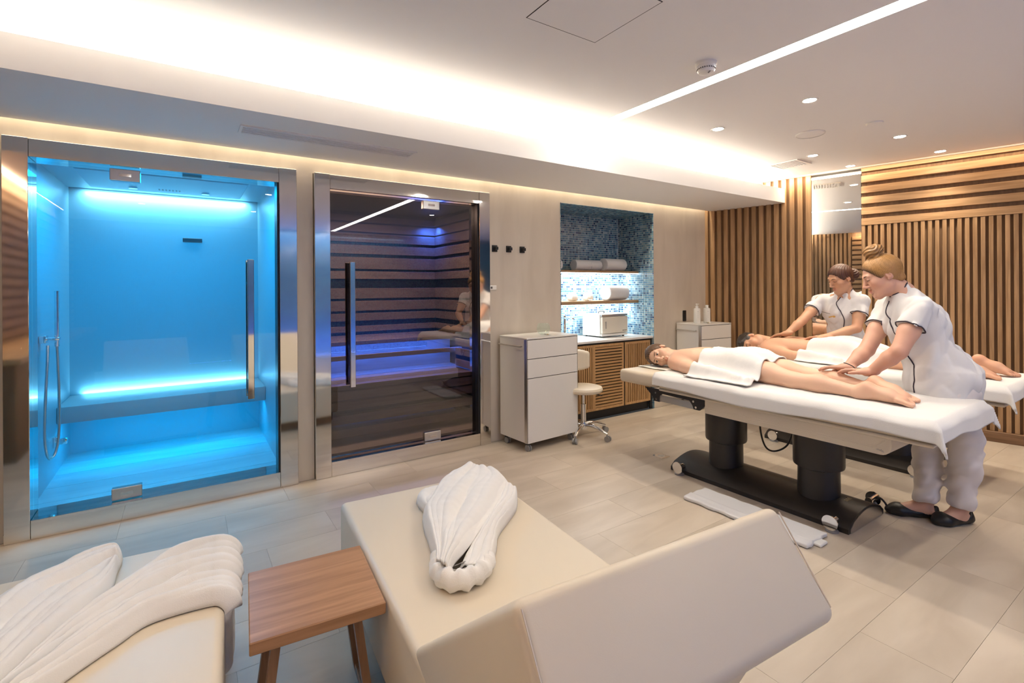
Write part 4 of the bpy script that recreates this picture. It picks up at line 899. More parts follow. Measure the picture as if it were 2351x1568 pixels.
def skin_fn(base, W=None, tips=(), s=1.0, male=False, reds=()):
    base = np.array(base)
    def fn(P):
        C = np.tile(base, (len(P), 1)) * (1 + 0.03 * vnoise(P, 40, 5))[:, None]
        def red(w_, t): nonlocal C; C = C * (1 - w_[:, None]) + np.array(t) * w_[:, None]
        if W is not None:
            lp = np.maximum.reduce([gauss(P, W(p), 0.0085 * s) for p in ((-0.012, 0.095, -0.0655), (0, 0.102, -0.064), (0.012, 0.095, -0.0655), (-0.008, 0.098, -0.0735), (0.008, 0.098, -0.0735))])
            red(np.clip(lp * (0.55 if male else 0.85), 0, 0.85), base * np.array((0.70, 0.30, 0.30)))
            for sx in (-1, 1):
                red(0.28 * gauss(P, W((sx * 0.044, 0.07, -0.03)), 0.030 * s), base * np.array((0.98, 0.66, 0.62))); red(0.25 * gauss(P, W((sx * 0.082, -0.01, 0.0)), 0.03 * s), base * np.array((0.95, 0.6, 0.55)))
                red(0.30 * gauss(P, W((sx * 0.031, 0.092, 0.012)), 0.014 * s), base * np.array((0.62, 0.50, 0.48)))
            red(0.2 * gauss(P, W((0, 0.112, -0.03)), 0.016 * s), base * np.array((0.95, 0.65, 0.6)))
            if male:
                bd = np.maximum.reduce([gauss(P, W(p), 0.03) for p in ((-0.045, 0.03, -0.08), (0.045, 0.03, -0.08), (0, 0.07, -0.105), (-0.025, 0.08, -0.06), (0.025, 0.08, -0.06))]); red(0.42 * np.clip(bd, 0, 1), base * np.array((0.55, 0.52, 0.52)))
        for t_ in tips: red(0.35 * gauss(P, t_, 0.018), base * np.array((0.97, 0.62, 0.56)))
        for c_, r_ in reds: red(0.30 * gauss(P, c_, r_), base * np.array((0.97, 0.60, 0.50)))
        return C
    return fn
def face_parts(parent, W, R, s, style, F=None, browcol='brow'):
    for sx in (-1, 1):
        e0 = []
        for i in range(7):
            u = i / 6 - 0.5; z = 0.0055 + (0.0055 * (1 - (2 * u) ** 2) if style == 'open' else -0.0045 * (1 - (2 * u) ** 2) + 0.001); e0.append(W((sx * 0.031 + u * 0.027, 0.0935 - 0.010 * (2 * u) ** 2 - (0.004 if sx * u > 0 else 0) * abs(2 * u), z)))
        if style != 'open': e0 = F.project(np.array(e0), 6, 0.0004)
        MB().tube(e0, [0.0010, 0.0018, 0.0024, 0.0026, 0.0024, 0.0018, 0.0010], 6).build('eyelashes', 'lash', parent)
        if style == 'open':
            f_ = Fld(); f_.ell(W((sx * 0.031, 0.0885, 0.006)), np.array((0.0125, 0.0045, 0.0052)) * s, R, 0.001)
            ey = link_mesh('eye', f_.mesh('eye', 0.0016, pad=0.004), 'sclera', parent, 180)
            f_ = Fld(); f_.ell(W((sx * 0.031 + 0.001, 0.0905, 0.0062)), np.array((0.0056, 0.0035, 0.0052)) * s, R, 0.001); link_mesh('iris', f_.mesh('iris', 0.0014, pad=0.004), 'iris', ey, 180)
        b0 = [W((sx * (0.012 + 0.036 * i / 6), 0.0965 - 0.0022 * i + (0.0009 * i if i < 3 else 0.0018), 0.0255 + 0.0055 * math.sin(PI * min(1, i / 4.5) * 0.6))) for i in range(7)]
        b0 = F.project(np.array(b0), 6, 0.0002); MB().tube(b0, [0.0016, 0.0028, 0.0032, 0.0030, 0.0026, 0.0018, 0.0008], 6).build('eyebrow', browcol, parent)
def put(name, F, h, mat, parent, fine=(), cf=None, inv=None, smooth=180, **kw):
    me = F.mesh(name, h, fine=fine, **kw)
    if cf is not None: color_mesh(me, cf)
    if inv is not None: me.transform(inv)
    return link_mesh(name, me, mat, parent, smooth)
SKIN_A, SKIN_B, SKIN_W, SKIN_M = (0.66, 0.375, 0.265), (0.60, 0.33, 0.20), (0.72, 0.455, 0.315), (0.66, 0.37, 0.235)
def box_around(pts, m): P = np.array(pts, float); return P.min(0) - m, P.max(0) + m
def wrinkle(F, lo, hi, amp, sc, seed, dirv=None):
    def fn(X): return amp * (1 - np.abs(vnoise(X * (1 if dirv is None else np.array(dirv)), sc, seed))) - amp * 0.6
    F.fun(fn, lo, hi, 0.0, 2)

# --------------------------------------------------------------------- prone clients
def prone(label, x0, dy, male, base, hair_c):
    y = lambda v: v + dy
    t = thing('person', label, 'person', (x0, y(1.85), 0.737))
    inv = Matrix.Translation((-x0, -y(1.85), -0.737)); k = 1.10 if male else 1.0
    F = Fld()
    st_ = [(2.50, 0.185, 0.058, 0.832), (2.40, 0.178, 0.074, 0.836), (2.30, 0.155, 0.072, 0.834), (2.20, 0.135, 0.068, 0.828), (2.11, 0.140, 0.074, 0.832), (2.00, 0.170, 0.092, 0.845), (1.90, 0.165, 0.080, 0.832)]
    if male: st_ = [(2.49, 0.205, 0.062, 0.832), (2.39, 0.200, 0.076, 0.836), (2.28, 0.178, 0.074, 0.834), (2.16, 0.158, 0.070, 0.830), (2.06, 0.155, 0.074, 0.832), (1.94, 0.175, 0.092, 0.846), (1.84, 0.168, 0.080, 0.834)]
    for (ya, w, h_, z) in st_: F.cap((x0 - (w - h_), y(ya), z), h_, (x0 + (w - h_), y(ya), z), h_, 0.07)
    for (ya, w, h_, z), (yb, w2, h2, z2) in zip(st_[:-1], st_[1:]):
        ym = (ya + yb) / 2; F.cap((x0 - ((w + w2) / 2 - (h_ + h2) / 2), y(ym), (z + z2) / 2), (h_ + h2) / 2, (x0 + ((w + w2) / 2 - (h_ + h2) / 2), y(ym), (z + z2) / 2), (h_ + h2) / 2, 0.06)
    yh, yk, yc, ya_, yt = (1.95, 1.61, 1.46, 1.235, 0.992) if not male else (1.88, 1.53, 1.36, 1.11, 0.885)
    lx = 0.125 if not male else 0.125
    FT = []
    for sx in (-1, 1):
        if not male: kx, ax_, tx, hz, dyf = ((-0.125, -0.128, -0.125, 0.826, 0.0) if sx < 0 else (0.105, 0.045, -0.035, 0.838, 0.025))
        else: kx, ax_, tx, hz, dyf = ((-0.12, -0.115, -0.11, 0.83, 0.03) if sx < 0 else (0.12, 0.095, 0.09, 0.860, -0.01))
        F.cap((x0 + sx * 0.085, y(yh + 0.03), 0.835), 0.085 * k, (x0 + (sx * 0.085 + kx) / 2, y((yh + yk) / 2), 0.822), 0.070 * k, 0.04); F.cap((x0 + (sx * 0.085 + kx) / 2, y((yh + yk) / 2), 0.822), 0.070 * k, (x0 + kx, y(yk), 0.804), 0.050 * k, 0.03)
        cx_ = (kx * 0.62 + ax_ * 0.38); F.cap((x0 + kx, y(yk), 0.802), 0.049 * k, (x0 + cx_, y(yc), 0.808), 0.053 * k, 0.03); F.cap((x0 + cx_, y(yc), 0.808), 0.051 * k, (x0 + ax_, y(ya_ + dyf), 0.792), 0.031 * k, 0.03)
        A3 = (x0 + ax_, y(ya_ + dyf), 0.794); H3 = (x0 + ax_, y(ya_ - 0.030 + dyf), hz); T3 = (x0 + tx, y(yt + dyf), 0.770); FT.append((A3, H3, T3))
        add_bare_foot(F, A3, H3, T3, (0, 0, 1), (-sx, 0, 0), 1.0 if not male else 1.1)
    tips = []
    sw = 0.182 if not male else 0.205
    for sx in (-1, 1):
        S_ = (x0 + sx * sw, y(2.475), 0.812); El = (x0 + sx * (sw + 0.085 if not male else sw + 0.07), y(2.20 if not male else 2.17), 0.790); Wr = (x0 + sx * (sw + 0.085 if not male else sw + 0.05), y(1.95 if not male else 1.90), 0.780)
        F.cap(S_, 0.056 * k, ((S_[0] + El[0]) / 2, (S_[1] + El[1]) / 2, 0.802), 0.046 * k, 0.035); F.cap(((S_[0] + El[0]) / 2, (S_[1] + El[1]) / 2, 0.802), 0.046 * k, El, 0.038 * k, 0.02)
        F.cap(El, 0.039 * k, (El[0] * 0.6 + Wr[0] * 0.4, El[1] * 0.6 + Wr[1] * 0.4, 0.788), 0.038 * k, 0.02); F.cap((El[0] * 0.6 + Wr[0] * 0.4, El[1] * 0.6 + Wr[1] * 0.4, 0.788), 0.037 * k, Wr, 0.025 * k, 0.02)
        tips += add_hand(F, Wr, (0, -1, -0.05), (0, 0, -1) if sx < 0 else (0, 0, -1), sx, 0.95 * k, 0.3, 0.5)
    if not male: hc = (x0 - 0.055, y(2.715), 0.836); R = frame((-0.82, -0.40, -0.12), (-0.12, 0.95, 0.10)); nk = (x0 - 0.012, y(2.525), 0.836)
    else: hc = (x0 - 0.035, y(2.71), 0.846); R = frame((-0.80, -0.34, -0.46), (-0.15, 0.95, 0.02)); nk = (x0 - 0.01, y(2.51), 0.842)
    s = 1.0 if not male else 1.06
    W = add_head(F, hc, R, s, male, nk, 0.050 if not male else 0.062)
    # spine groove and shoulder blades
    F.cap((x0, y(2.44), 0.945), 0.018, (x0, y(2.12), 0.930), 0.018, 0.03, op=-1)
    hb_ = (np.array(hc) - 0.15, np.array(hc) + 0.15); fl_ = [(hb_[0], hb_[1], 0.0032)]
    fl_.append(((x0 - 0.22, y(yt - 0.03), 0.735), (x0 + 0.22, y(ya_ + 0.05), 0.92), 0.0042))
    reds = [(np.array(f_[1]) + (0, -0.02, 0.02), 0.05) for f_ in FT] + [(np.array(f_[2]) + (0, 0.03, 0), 0.06) for f_ in FT] + [((x0 - 0.2, y(2.45), 0.80), 0.08)]
    put('body', F, 0.0085, 'skin', t, fl_, skin_fn(base, W, tips, s, male, reds), inv)
    # hair
    Hf = Fld(); Wl = lambda p: np.array(hc) + (np.array(p, float) * s) @ R
    HE = lambda p, r, k_=0.01, op=1: Hf.ell(Wl(p), np.array(r) * s, R, k_ * s, op)
    if not male:
        HE((0, -0.012, 0.036), (0.088, 0.106, 0.098)); HE((0, 0.078, -0.040), (0.082, 0.080, 0.118), 0.012, -1)
        for sx in (-1, 1): HE((sx * 0.092, 0.004, -0.030), (0.030, 0.034, 0.042), 0.01, -1)
        Hf.cap(Wl((0, -0.085, -0.02)), 0.045, Wl((0.02, -0.085, -0.10)), 0.030, 0.03); Hf.cap(Wl((0.02, -0.085, -0.10)), 0.030, Wl((0.055, -0.09, -0.16)), 0.016, 0.02)
    else:
        HE((0, -0.014, 0.040), (0.084, 0.102, 0.095)); HE((0, 0.085, -0.045), (0.085, 0.080, 0.112), 0.012, -1)
        for sx in (-1, 1): HE((sx * 0.09, 0.004, -0.045), (0.028, 0.036, 0.052), 0.01, -1)
        Hf.cap(Wl((-0.04, 0.065, 0.088)), 0.026, Wl((0.04, 0.065, 0.088)), 0.026, 0.02); HE((0, -0.05, -0.14), (0.12, 0.12, 0.09), 0.02, -1)
    q = Wl((0, 0, 0))
    def strand(X): L_ = (X - q) @ R.T; return 0.0016 * np.sin(260 * L_[..., 0] + 40 * np.sin(14 * L_[..., 1])) + (0.004 * vnoise(X, 90, 3) if male else 0.001 * vnoise(X, 60, 2))
    Hf.fun(strand, hb_[0] - 0.1, hb_[1] + 0.1, 0.0, 2)
    hcn = np.array(hair_c)
    def hcol(P): L_ = (P - q) @ R.T; u = 0.5 + 0.5 * np.sin(300 * L_[:, 0] + 30 * np.sin(12 * L_[:, 1])); return hcn * (0.6 + 0.8 * u)[:, None]
    put('hair', Hf, 0.0042, 'hair', t, (), hcol, inv)
    nd = empty('tmp'); face_parts(nd, W, R, s, 'open' if not male else 'closed', F)
    for ch in list(nd.children):
        ch.parent = t; ch.data.transform(inv)
        for g in ch.children: g.data.transform(inv)
    bpy.data.objects.remove(nd)
    return F
FW = prone('woman with brown hair lying face down on the near table, facing the camera', T1X, 0.0, False, SKIN_W, (0.115, 0.062, 0.032))
FM = prone('man with short dark hair lying face down on the far massage table, bare back', T2X, 0.03, True, SKIN_M, (0.030, 0.019, 0.013))

# --------------------------------------------------------------------- therapists
def therapist(label, spec):
    G = {k: np.array(v, float) for k, v in spec['pts'].items()}
    t = thing('person', label, 'person', (*spec['loc'], 0)); inv = Matrix.Translation((-spec['loc'][0], -spec['loc'][1], 0))
    F = Fld(); R = frame(spec['fwd'], spec['hup']); s = spec.get('hs', 1.0)
    ba = spec.get('arm', 1.0); f3 = unit(spec['front']); up_ = unit(G['neck'] - G['hip']); lat = unit(np.cross(f3, up_)); fr = np.cross(up_, lat); RT = np.stack([lat, fr, up_])
    W = add_head(F, G['head'], R, s, False, G['neck'], 0.0455)
    F.cap(G['neck'], 0.054, G['chest'], 0.10, 0.06); F.ell(G['chest'], (0.165, 0.105, 0.16), RT, 0.06); F.ell(G['belly'], (0.14, 0.10, 0.15), RT, 0.06); F.ell(G['hip'], (0.165, 0.13, 0.13), RT, 0.06)
    F.cap(G['shN'], 0.055, G['shF'], 0.055, 0.05)
    tips = []
    for q, sd in (('N', spec['sideN']), ('F', spec['sideF'])):
        S_, E_, Wr, T_ = G['sh' + q], G['el' + q], G['wr' + q], G['tip' + q]; M_ = S_ * 0.45 + E_ * 0.55
        F.cap(S_, 0.055 * ba, M_, 0.050 * ba, 0.03); F.cap(M_, 0.050 * ba, E_, 0.041 * ba, 0.02); m2 = E_ * 0.68 + Wr * 0.32; F.cap(E_, 0.041 * ba, m2, 0.042 * ba, 0.015); F.cap(m2, 0.042 * ba, Wr, 0.0265, 0.015)
        F.cap(Wr, 0.0265, Wr + unit(T_ - Wr) * 0.02, 0.027, 0.01)
        tips += add_hand(F, Wr, T_ - Wr, spec['n' + q], sd, spec.get('hand', 1.0), spec.get('curl', 0.25), 0.55)
    for q in 'NF':
        Hp, K_, A_, To, He = G['hip'] + lat * (0.085 if (G['kn' + q] - G['hip']) @ lat > 0 else -0.085), G['kn' + q], G['an' + q], G['to' + q], G['he' + q]
        F.cap(Hp, 0.085, K_, 0.055, 0.03); F.cap(K_, 0.055, A_, 0.036, 0.03); d_ = unit(To - He); d_[2] = 0
        F.cap(A_, 0.036, (A_[0] + d_[0] * 0.015, A_[1] + d_[1] * 0.015, 0.06), 0.037, 0.02); F.cap((*(He + d_ * 0.03)[:2], 0.040), 0.030, (*(To - d_ * 0.05)[:2], 0.030), 0.034, 0.03, (0, 0, 1), 0.7); F.cap((A_[0] + d_[0] * 0.03, A_[1] + d_[1] * 0.03, 0.075), 0.030, (*(To - d_ * 0.08)[:2], 0.036), 0.027, 0.03)
    hd = G['head']; fine = [(hd - 0.15, hd + 0.15, 0.003)]
    for q in 'NF':
        lo, hi = box_around([G['wr' + q], G['tip' + q], G['tip' + q] + unit(G['tip' + q] - G['wr' + q]) * 0.03], 0.06); fine.append((lo, hi, 0.0032))
    put('body', F, 0.0095, 'skin', t, fine, skin_fn(spec['skin'], W, tips, s, False, [(G['elN'], 0.05), (G['elF'], 0.05)]), inv)
    # ---- trousers
    P_ = Fld()
    for q in 'NF':
        Hp = G['hip'] + lat * (0.085 if (G['kn' + q] - G['hip']) @ lat > 0 else -0.085); K_, A_ = G['kn' + q], G['an' + q]
        P_.cap(Hp - up_ * 0.02, 0.098, K_ + (0, 0, 0.06), 0.086, 0.05); P_.cap(K_ + (0, 0, 0.06), 0.086, K_ - (0, 0, 0.10), 0.077, 0.03); flatcyl(P_, K_ - (0, 0, 0.02), 0.078, A_ + (0, 0, -0.03), 0.066, 0.03)
        P_.cap(A_ + (0.02, 0.01, 0.035), 0.066, A_ + (-0.015, 0, 0.03), 0.066, 0.02)
    P_.ell(G['hip'] - up_ * 0.02, (0.155, 0.135, 0.12), RT, 0.05)
    lo = np.minimum(G['anN'], G['anF']) - 0.2; hi = G['hip'] + 0.3
    P_.fun(lambda X: X[..., 2] - 0.098, (lo[0], lo[1], -0.1), (hi[0] + 0.2, hi[1] + 0.4, 0.12), 0.004, -1)
    wrinkle(P_, (lo[0] - 0.1, lo[1] - 0.1, 0.0), (hi[0] + 0.1, hi[1] + 0.3, 0.9), 0.018, 22, spec['seed'], (0.9, 0.9, 1.4)); wrinkle(P_, (lo[0] - 0.1, lo[1] - 0.1, 0.0), (hi[0] + 0.1, hi[1] + 0.3, 0.9), 0.016, 44, spec['seed'] + 2, (0.8, 0.8, 1.3))
    put('trousers', P_, 0.0085, 'trouser', t, (), None, inv)
    # ---- tunic
    U_ = Fld(); tb = spec.get('bulk', 1.0)
    U_.ell(G['chest'], np.array((0.180, 0.135, 0.17)) * tb, RT, 0.07); U_.ell(G['chest'] + fr * 0.045 - up_ * 0.02, np.array((0.150, 0.105, 0.085)) * tb, RT, 0.06); U_.ell(G['belly'], np.array((0.158, 0.128, 0.17)) * tb, RT, 0.06)
    U_.ell(G['hip'] + up_ * 0.01, np.array(spec.get('hipr', (0.18, 0.165, 0.15))), RT, 0.08)
    flatcyl(U_, G['hip'] + (0, 0, 0.05), 0.165, (G['hip'][0], G['hip'][1], spec['hem'] - 0.02), 0.185, 0.05)
    U_.cap(G['shN'], 0.071 * ba, G['shF'], 0.071 * ba, 0.04); U_.cap(G['neck'] - up_ * 0.03, 0.075, G['chest'], 0.12, 0.06)
    rings = []
    for q in 'NF':
        S_, E_ = G['sh' + q], G['el' + q]; ax = unit(E_ - S_); e = S_ + (E_ - S_) * spec['sleeve']; flatcyl(U_, S_ - ax * 0.01, 0.062 * ba, e, 0.070 * ba, 0.022); rings.append((e - ax * 0.002, ax, 0.071 * ba))
    nu = unit(G['head'] + (R[2] * -0.055) - R[1] * 0.02 - G['neck']); ca_ = G['neck'] - nu * 0.03; cb_ = G['neck'] + nu * 0.040; flatcyl(U_, ca_, 0.078, cb_, 0.0615, 0.010)
    hl = G['hip'] - 0.5; hh = G['head'] + 0.3
    U_.fun(lambda X: X[..., 2] - spec['hem'], (hl[0], hl[1], spec['hem'] - 0.4), (hh[0] + 0.4, hh[1] + 0.4, spec['hem'] + 0.03), 0.006, -1)
    # collar opening at the throat
    th_ = cb_ + fr * 0.062; U_.cap(th_ + nu * 0.03, 0.024, th_ - nu * 0.055, 0.003, 0.004, op=-1); rings.append((cb_ - nu * 0.001, nu, 0.0612))
    wrinkle(U_, hl, hh, 0.015, 24, spec['seed'] + 4, (1.3, 1.3, 0.8)); wrinkle(U_, hl, hh, 0.016, 44, spec['seed'] + 9, (1.2, 1.0, 0.55))
    tu = put('tunic', U_, 0.007, 'uniform', t, (), None, inv)
    def ring(p, ax, r, mat, nm, rr=0.0040):
        a = np.array((0, 0, 1.0)) if abs(ax[2]) < 0.9 else np.array((1.0, 0, 0)); u = unit(np.cross(ax, a)); v_ = np.cross(ax, u)
        X = np.array([p + (u * math.cos(b) + v_ * math.sin(b)) * r for b in np.linspace(0, 2 * PI, 40, endpoint=False)]); X = U_.project(X, 6); o = MB().tube(X, rr, 6, closed=True).build(nm, mat, tu); o.data.transform(inv)
    for i, (p, ax, r) in enumerate(rings): ring(p, ax, r, 'piping', 'cuff_piping' if i < 2 else 'collar_piping')
    # front piping line
    X = U_.project(np.array([G['chest'] + lat * a + fr * 0.17 + up_ * b for a, b in [(-q_[0], q_[1]) for q_ in spec['line']]]), 10); X = U_.project(np.array(smooth_path(X, 6)), 4, 0.001)
    o = MB().tube(X, 0.0040, 6).build('front_piping', 'piping', tu); o.data.transform(inv)
    # breast print / badge
    for (a, b, wd, hh_, mat_, nm) in spec['badge']:
        a = -a; c_ = G['chest'] + lat * a + fr * 0.2 + up_ * b; Y = U_.project(np.array([c_ + lat * wd * u for u in np.linspace(-0.5, 0.5, 5)]), 10, 0.0012)
        o = MB().tube(Y, hh_, 6).build(nm, mat_, tu); o.data.transform(inv)
    # ---- shoes
    for q in 'NF':
        To, He, A_ = G['to' + q], G['he' + q], G['an' + q]; d_ = (To - He); L = np.linalg.norm(d_[:2]); d_ = unit((d_[0], d_[1], 0)); w_ = np.array((-d_[1], d_[0], 0)); S_ = Fld(); z = np.array((0, 0, 1.0))
        h0 = np.array((He[0], He[1], 0)); B = lambda a, b, c_: h0 + d_ * a * L + w_ * b + z * c_
        S_.cap(B(0.13, 0, 0.036), 0.036, B(0.45, 0, 0.034), 0.036, 0.03, z, 0.95); S_.cap(B(0.45, 0, 0.034), 0.036, B(0.74, 0, 0.030), 0.047, 0.03, z, 0.72); S_.cap(B(0.74, 0, 0.030), 0.047, B(0.90, 0, 0.022), 0.028, 0.03, z, 0.7)
        S_.ell(B(0.42, 0, 0.085), (0.060 * 1.0, 0.060, 0.052), None, 0.012, -1); S_.cap(B(0.22, 0, 0.085), 0.045, B(0.55, 0, 0.080), 0.036, 0.01, op=-1)
        S_.fun(lambda X: X[..., 2] - 0.001, B(0.5, 0, -0.1) - 0.3, B(0.5, 0, 0.0) + (0.3, 0.3, 0.002), 0.002, -1)
        S_.cap(B(0.05, 0, 0.03), 0.026, B(0.02, 0, 0.066), 0.012, 0.02)
        put('shoe', S_, 0.005, 'shoe', t, (), None, inv)
    # ---- hair
    Hf = Fld(); Wl = lambda p: G['head'] + (np.array(p, float) * s) @ R; HE = lambda p, r, k_=0.012, op=1: Hf.ell(Wl(p), np.array(r) * s, R, k_ * s, op)
    HE((0, -0.014, 0.036), (0.088, 0.106, 0.098)); HE((0, 0.080, -0.042), (0.082, 0.080, 0.112), 0.012, -1)
    for sx in (-1, 1): HE((sx * 0.092, 0.006, -0.030), (0.032, 0.036, 0.040), 0.01, -1)
    HE((0, -0.03, -0.125), (0.10, 0.075, 0.075), 0.02, -1); Hf.cap(Wl((-0.03, -0.075, -0.045)), 0.022, Wl((0.03, -0.075, -0.045)), 0.022, 0.03)
    for p, r in spec['bun']: HE(p, r, 0.012)
    bc = np.array(spec['bun'][0][0]); hb_ = (G['head'] - 0.25, G['head'] + 0.25); q0 = G['head']
    def strand(X):
        L_ = (X - q0) @ R.T / s; v_ = L_ - bc; a = np.arctan2(v_[..., 0], v_[..., 1]); rr = np.sqrt((v_ ** 2).sum(-1)); inb = rr < max(spec['bun'][0][1]) * 1.15
        return np.where(inb, 0.0028 * np.sin(330 * v_[..., 2] + 4 * a + 3 * np.sin(3 * a)), 0.0013 * np.sin(70 * a + 6 * np.sin(20 * rr)))
    Hf.fun(strand, hb_[0], hb_[1], 0.0, 2); c1, c2 = (np.array(c_) for c_ in spec['hair'])
    def hcol(P):
        L_ = (P - q0) @ R.T / s; v_ = L_ - bc; a = np.arctan2(v_[:, 0], v_[:, 1]); rr = np.sqrt((v_ ** 2).sum(-1)); inb = rr < max(spec['bun'][0][1]) * 1.15
        k0 = np.sqrt((((L_ - np.array((0, 0.080, -0.042))) / np.array((0.082, 0.080, 0.112))) ** 2).sum(-1)); u = np.clip((k0 - 1.03 + 0.05 * np.sin(60 * a)) / 0.34, 0, 1); u = np.where(inb, 0.75, u); st2 = 0.82 + 0.25 * np.sin(np.where(inb, 330 * v_[:, 2] + 4 * a, 90 * a)); return (c1 * (1 - u)[:, None] + c2 * u[:, None]) * st2[:, None]
    put('hair', Hf, 0.0036, 'hair', t, (), hcol, inv)
    nd = empty('tmp'); face_parts(nd, W, R, s, spec.get('eyes', 'down'), F)
    for ch in list(nd.children):
        ch.parent = t; ch.data.transform(inv)
        for g in ch.children: g.data.transform(inv)
    bpy.data.objects.remove(nd)
    if spec.get('band'):
        wv = unit(G['tipF'] - G['wrF']); p = G['wrF'] - wv * 0.012; ax = unit(G['wrF'] - G['elF']); a = np.array((0, 0, 1.0)); u = unit(np.cross(ax, a)); v_ = np.cross(ax, u)
        o = MB().tube(F.project(np.array([p + (u * math.cos(b) + v_ * math.sin(b)) * 0.028 for b in np.linspace(0, 2 * PI, 28, endpoint=False)]), 5, 0.001), 0.0028, 6, closed=True).build('wrist_band', 'hair_tie', t); o.data.transform(inv)
    return t
A1 = dict(loc=(3.74, 1.03), skin=SKIN_A, seed=3, fwd=(-0.54, 0.80, -0.42), hup=(0, 0, 1), front=(-0.66, 0.75, -0.35), sideN=-1, sideF=1, nN=(0.25, -0.1, 1), nF=(0.1, 0.0, 1), hem=0.685, sleeve=0.47, arm=1.04, bulk=1.04, hipr=(0.195, 0.185, 0.15), hs=1.0, band=True,
    pts=dict(head=(3.606, 1.272, 1.464), neck=(3.676, 1.192, 1.358), chest=(3.712, 1.140, 1.180), belly=(3.745, 1.092, 1.000), hip=(3.785, 1.030, 0.835), shN=(3.568, 1.072, 1.270), shF=(3.792, 1.300, 1.262), elN=(3.420, 1.128, 1.022), elF=(3.585, 1.350, 0.998),
             wrN=(3.415, 1.268, 0.885), tipN=(3.395, 1.440, 0.872), wrF=(3.435, 1.400, 0.892), tipF=(3.415, 1.585, 0.868), knN=(3.765, 0.925, 0.45), knF=(3.800, 1.110, 0.42), anN=(3.785, 0.950, 0.105), anF=(3.722, 1.095, 0.105), toN=(3.640, 1.038, 0), heN=(3.852, 0.925, 0), toF=(3.598, 1.262, 0), heF=(3.752, 1.052, 0)),
    line=[(0.0, 0.185), (0.004, 0.135), (0.022, 0.085), (0.060, 0.03), (0.078, -0.05), (0.075, -0.16), (0.070, -0.27), (0.055, -0.38), (0.030, -0.46)], badge=[(-0.085, -0.035, 0.03, 0.0022, 'ink', 'print_line'), (-0.085, -0.075, 0.022, 0.0016, 'grey_plastic', 'print_name')],
    bun=[((0.0, -0.018, 0.160), (0.050, 0.056, 0.040)), ((0.0, -0.018, 0.125), (0.034, 0.034, 0.03))], hair=((0.060, 0.030, 0.014), (0.50, 0.26, 0.085)))
A2 = dict(loc=(5.15, 2.10), skin=SKIN_B, seed=11, fwd=(-0.80, 0.42, -0.36), hup=(0, 0, 1), front=(-0.97, -0.05, -0.2), sideN=-1, sideF=1, nN=(0.1, 0, 1), nF=(0.1, 0.1, 1), hem=0.70, sleeve=0.50, arm=0.95, bulk=0.93, hs=1.0,
    pts=dict(head=(5.015, 2.095, 1.468), neck=(5.105, 2.10, 1.350), chest=(5.130, 2.130, 1.165), belly=(5.165, 2.130, 0.985), hip=(5.215, 2.11, 0.82), shN=(5.115, 1.965, 1.262), shF=(5.085, 2.290, 1.265), elN=(4.985, 1.955, 1.022), elF=(4.815, 2.340, 1.075),
             wrN=(4.775, 2.115, 0.945), tipN=(4.72, 2.290, 0.925), wrF=(4.645, 2.385, 0.965), tipF=(4.625, 2.545, 0.918), knN=(5.19, 2.01, 0.45), knF=(5.19, 2.20, 0.45), anN=(5.21, 2.00, 0.105), anF=(5.21, 2.21, 0.105), toN=(5.03, 1.985, 0), heN=(5.27, 2.00, 0), toF=(5.03, 2.23, 0), heF=(5.27, 2.21, 0)),
    line=[(0.0, 0.185), (0.004, 0.135), (0.020, 0.085), (0.050, 0.03), (0.060, -0.05), (0.058, -0.16), (0.055, -0.27), (0.05, -0.38), (0.05, -0.44)], badge=[(-0.075, 0.025, 0.03, 0.0020, 'ink', 'print_line'), (-0.045, -0.035, 0.045, 0.0055, 'gold', 'name_badge')],
    bun=[((0.0, -0.128, -0.005), (0.056, 0.048, 0.050)), ((0.0, -0.10, 0.01), (0.05, 0.04, 0.045))], hair=((0.070, 0.026, 0.014), (0.105, 0.040, 0.020)))
therapist('woman in white tunic with blonde top-knot bun massaging the legs on the near table', A1)
therapist('woman in white tunic with auburn low bun massaging the back on the far table', A2)

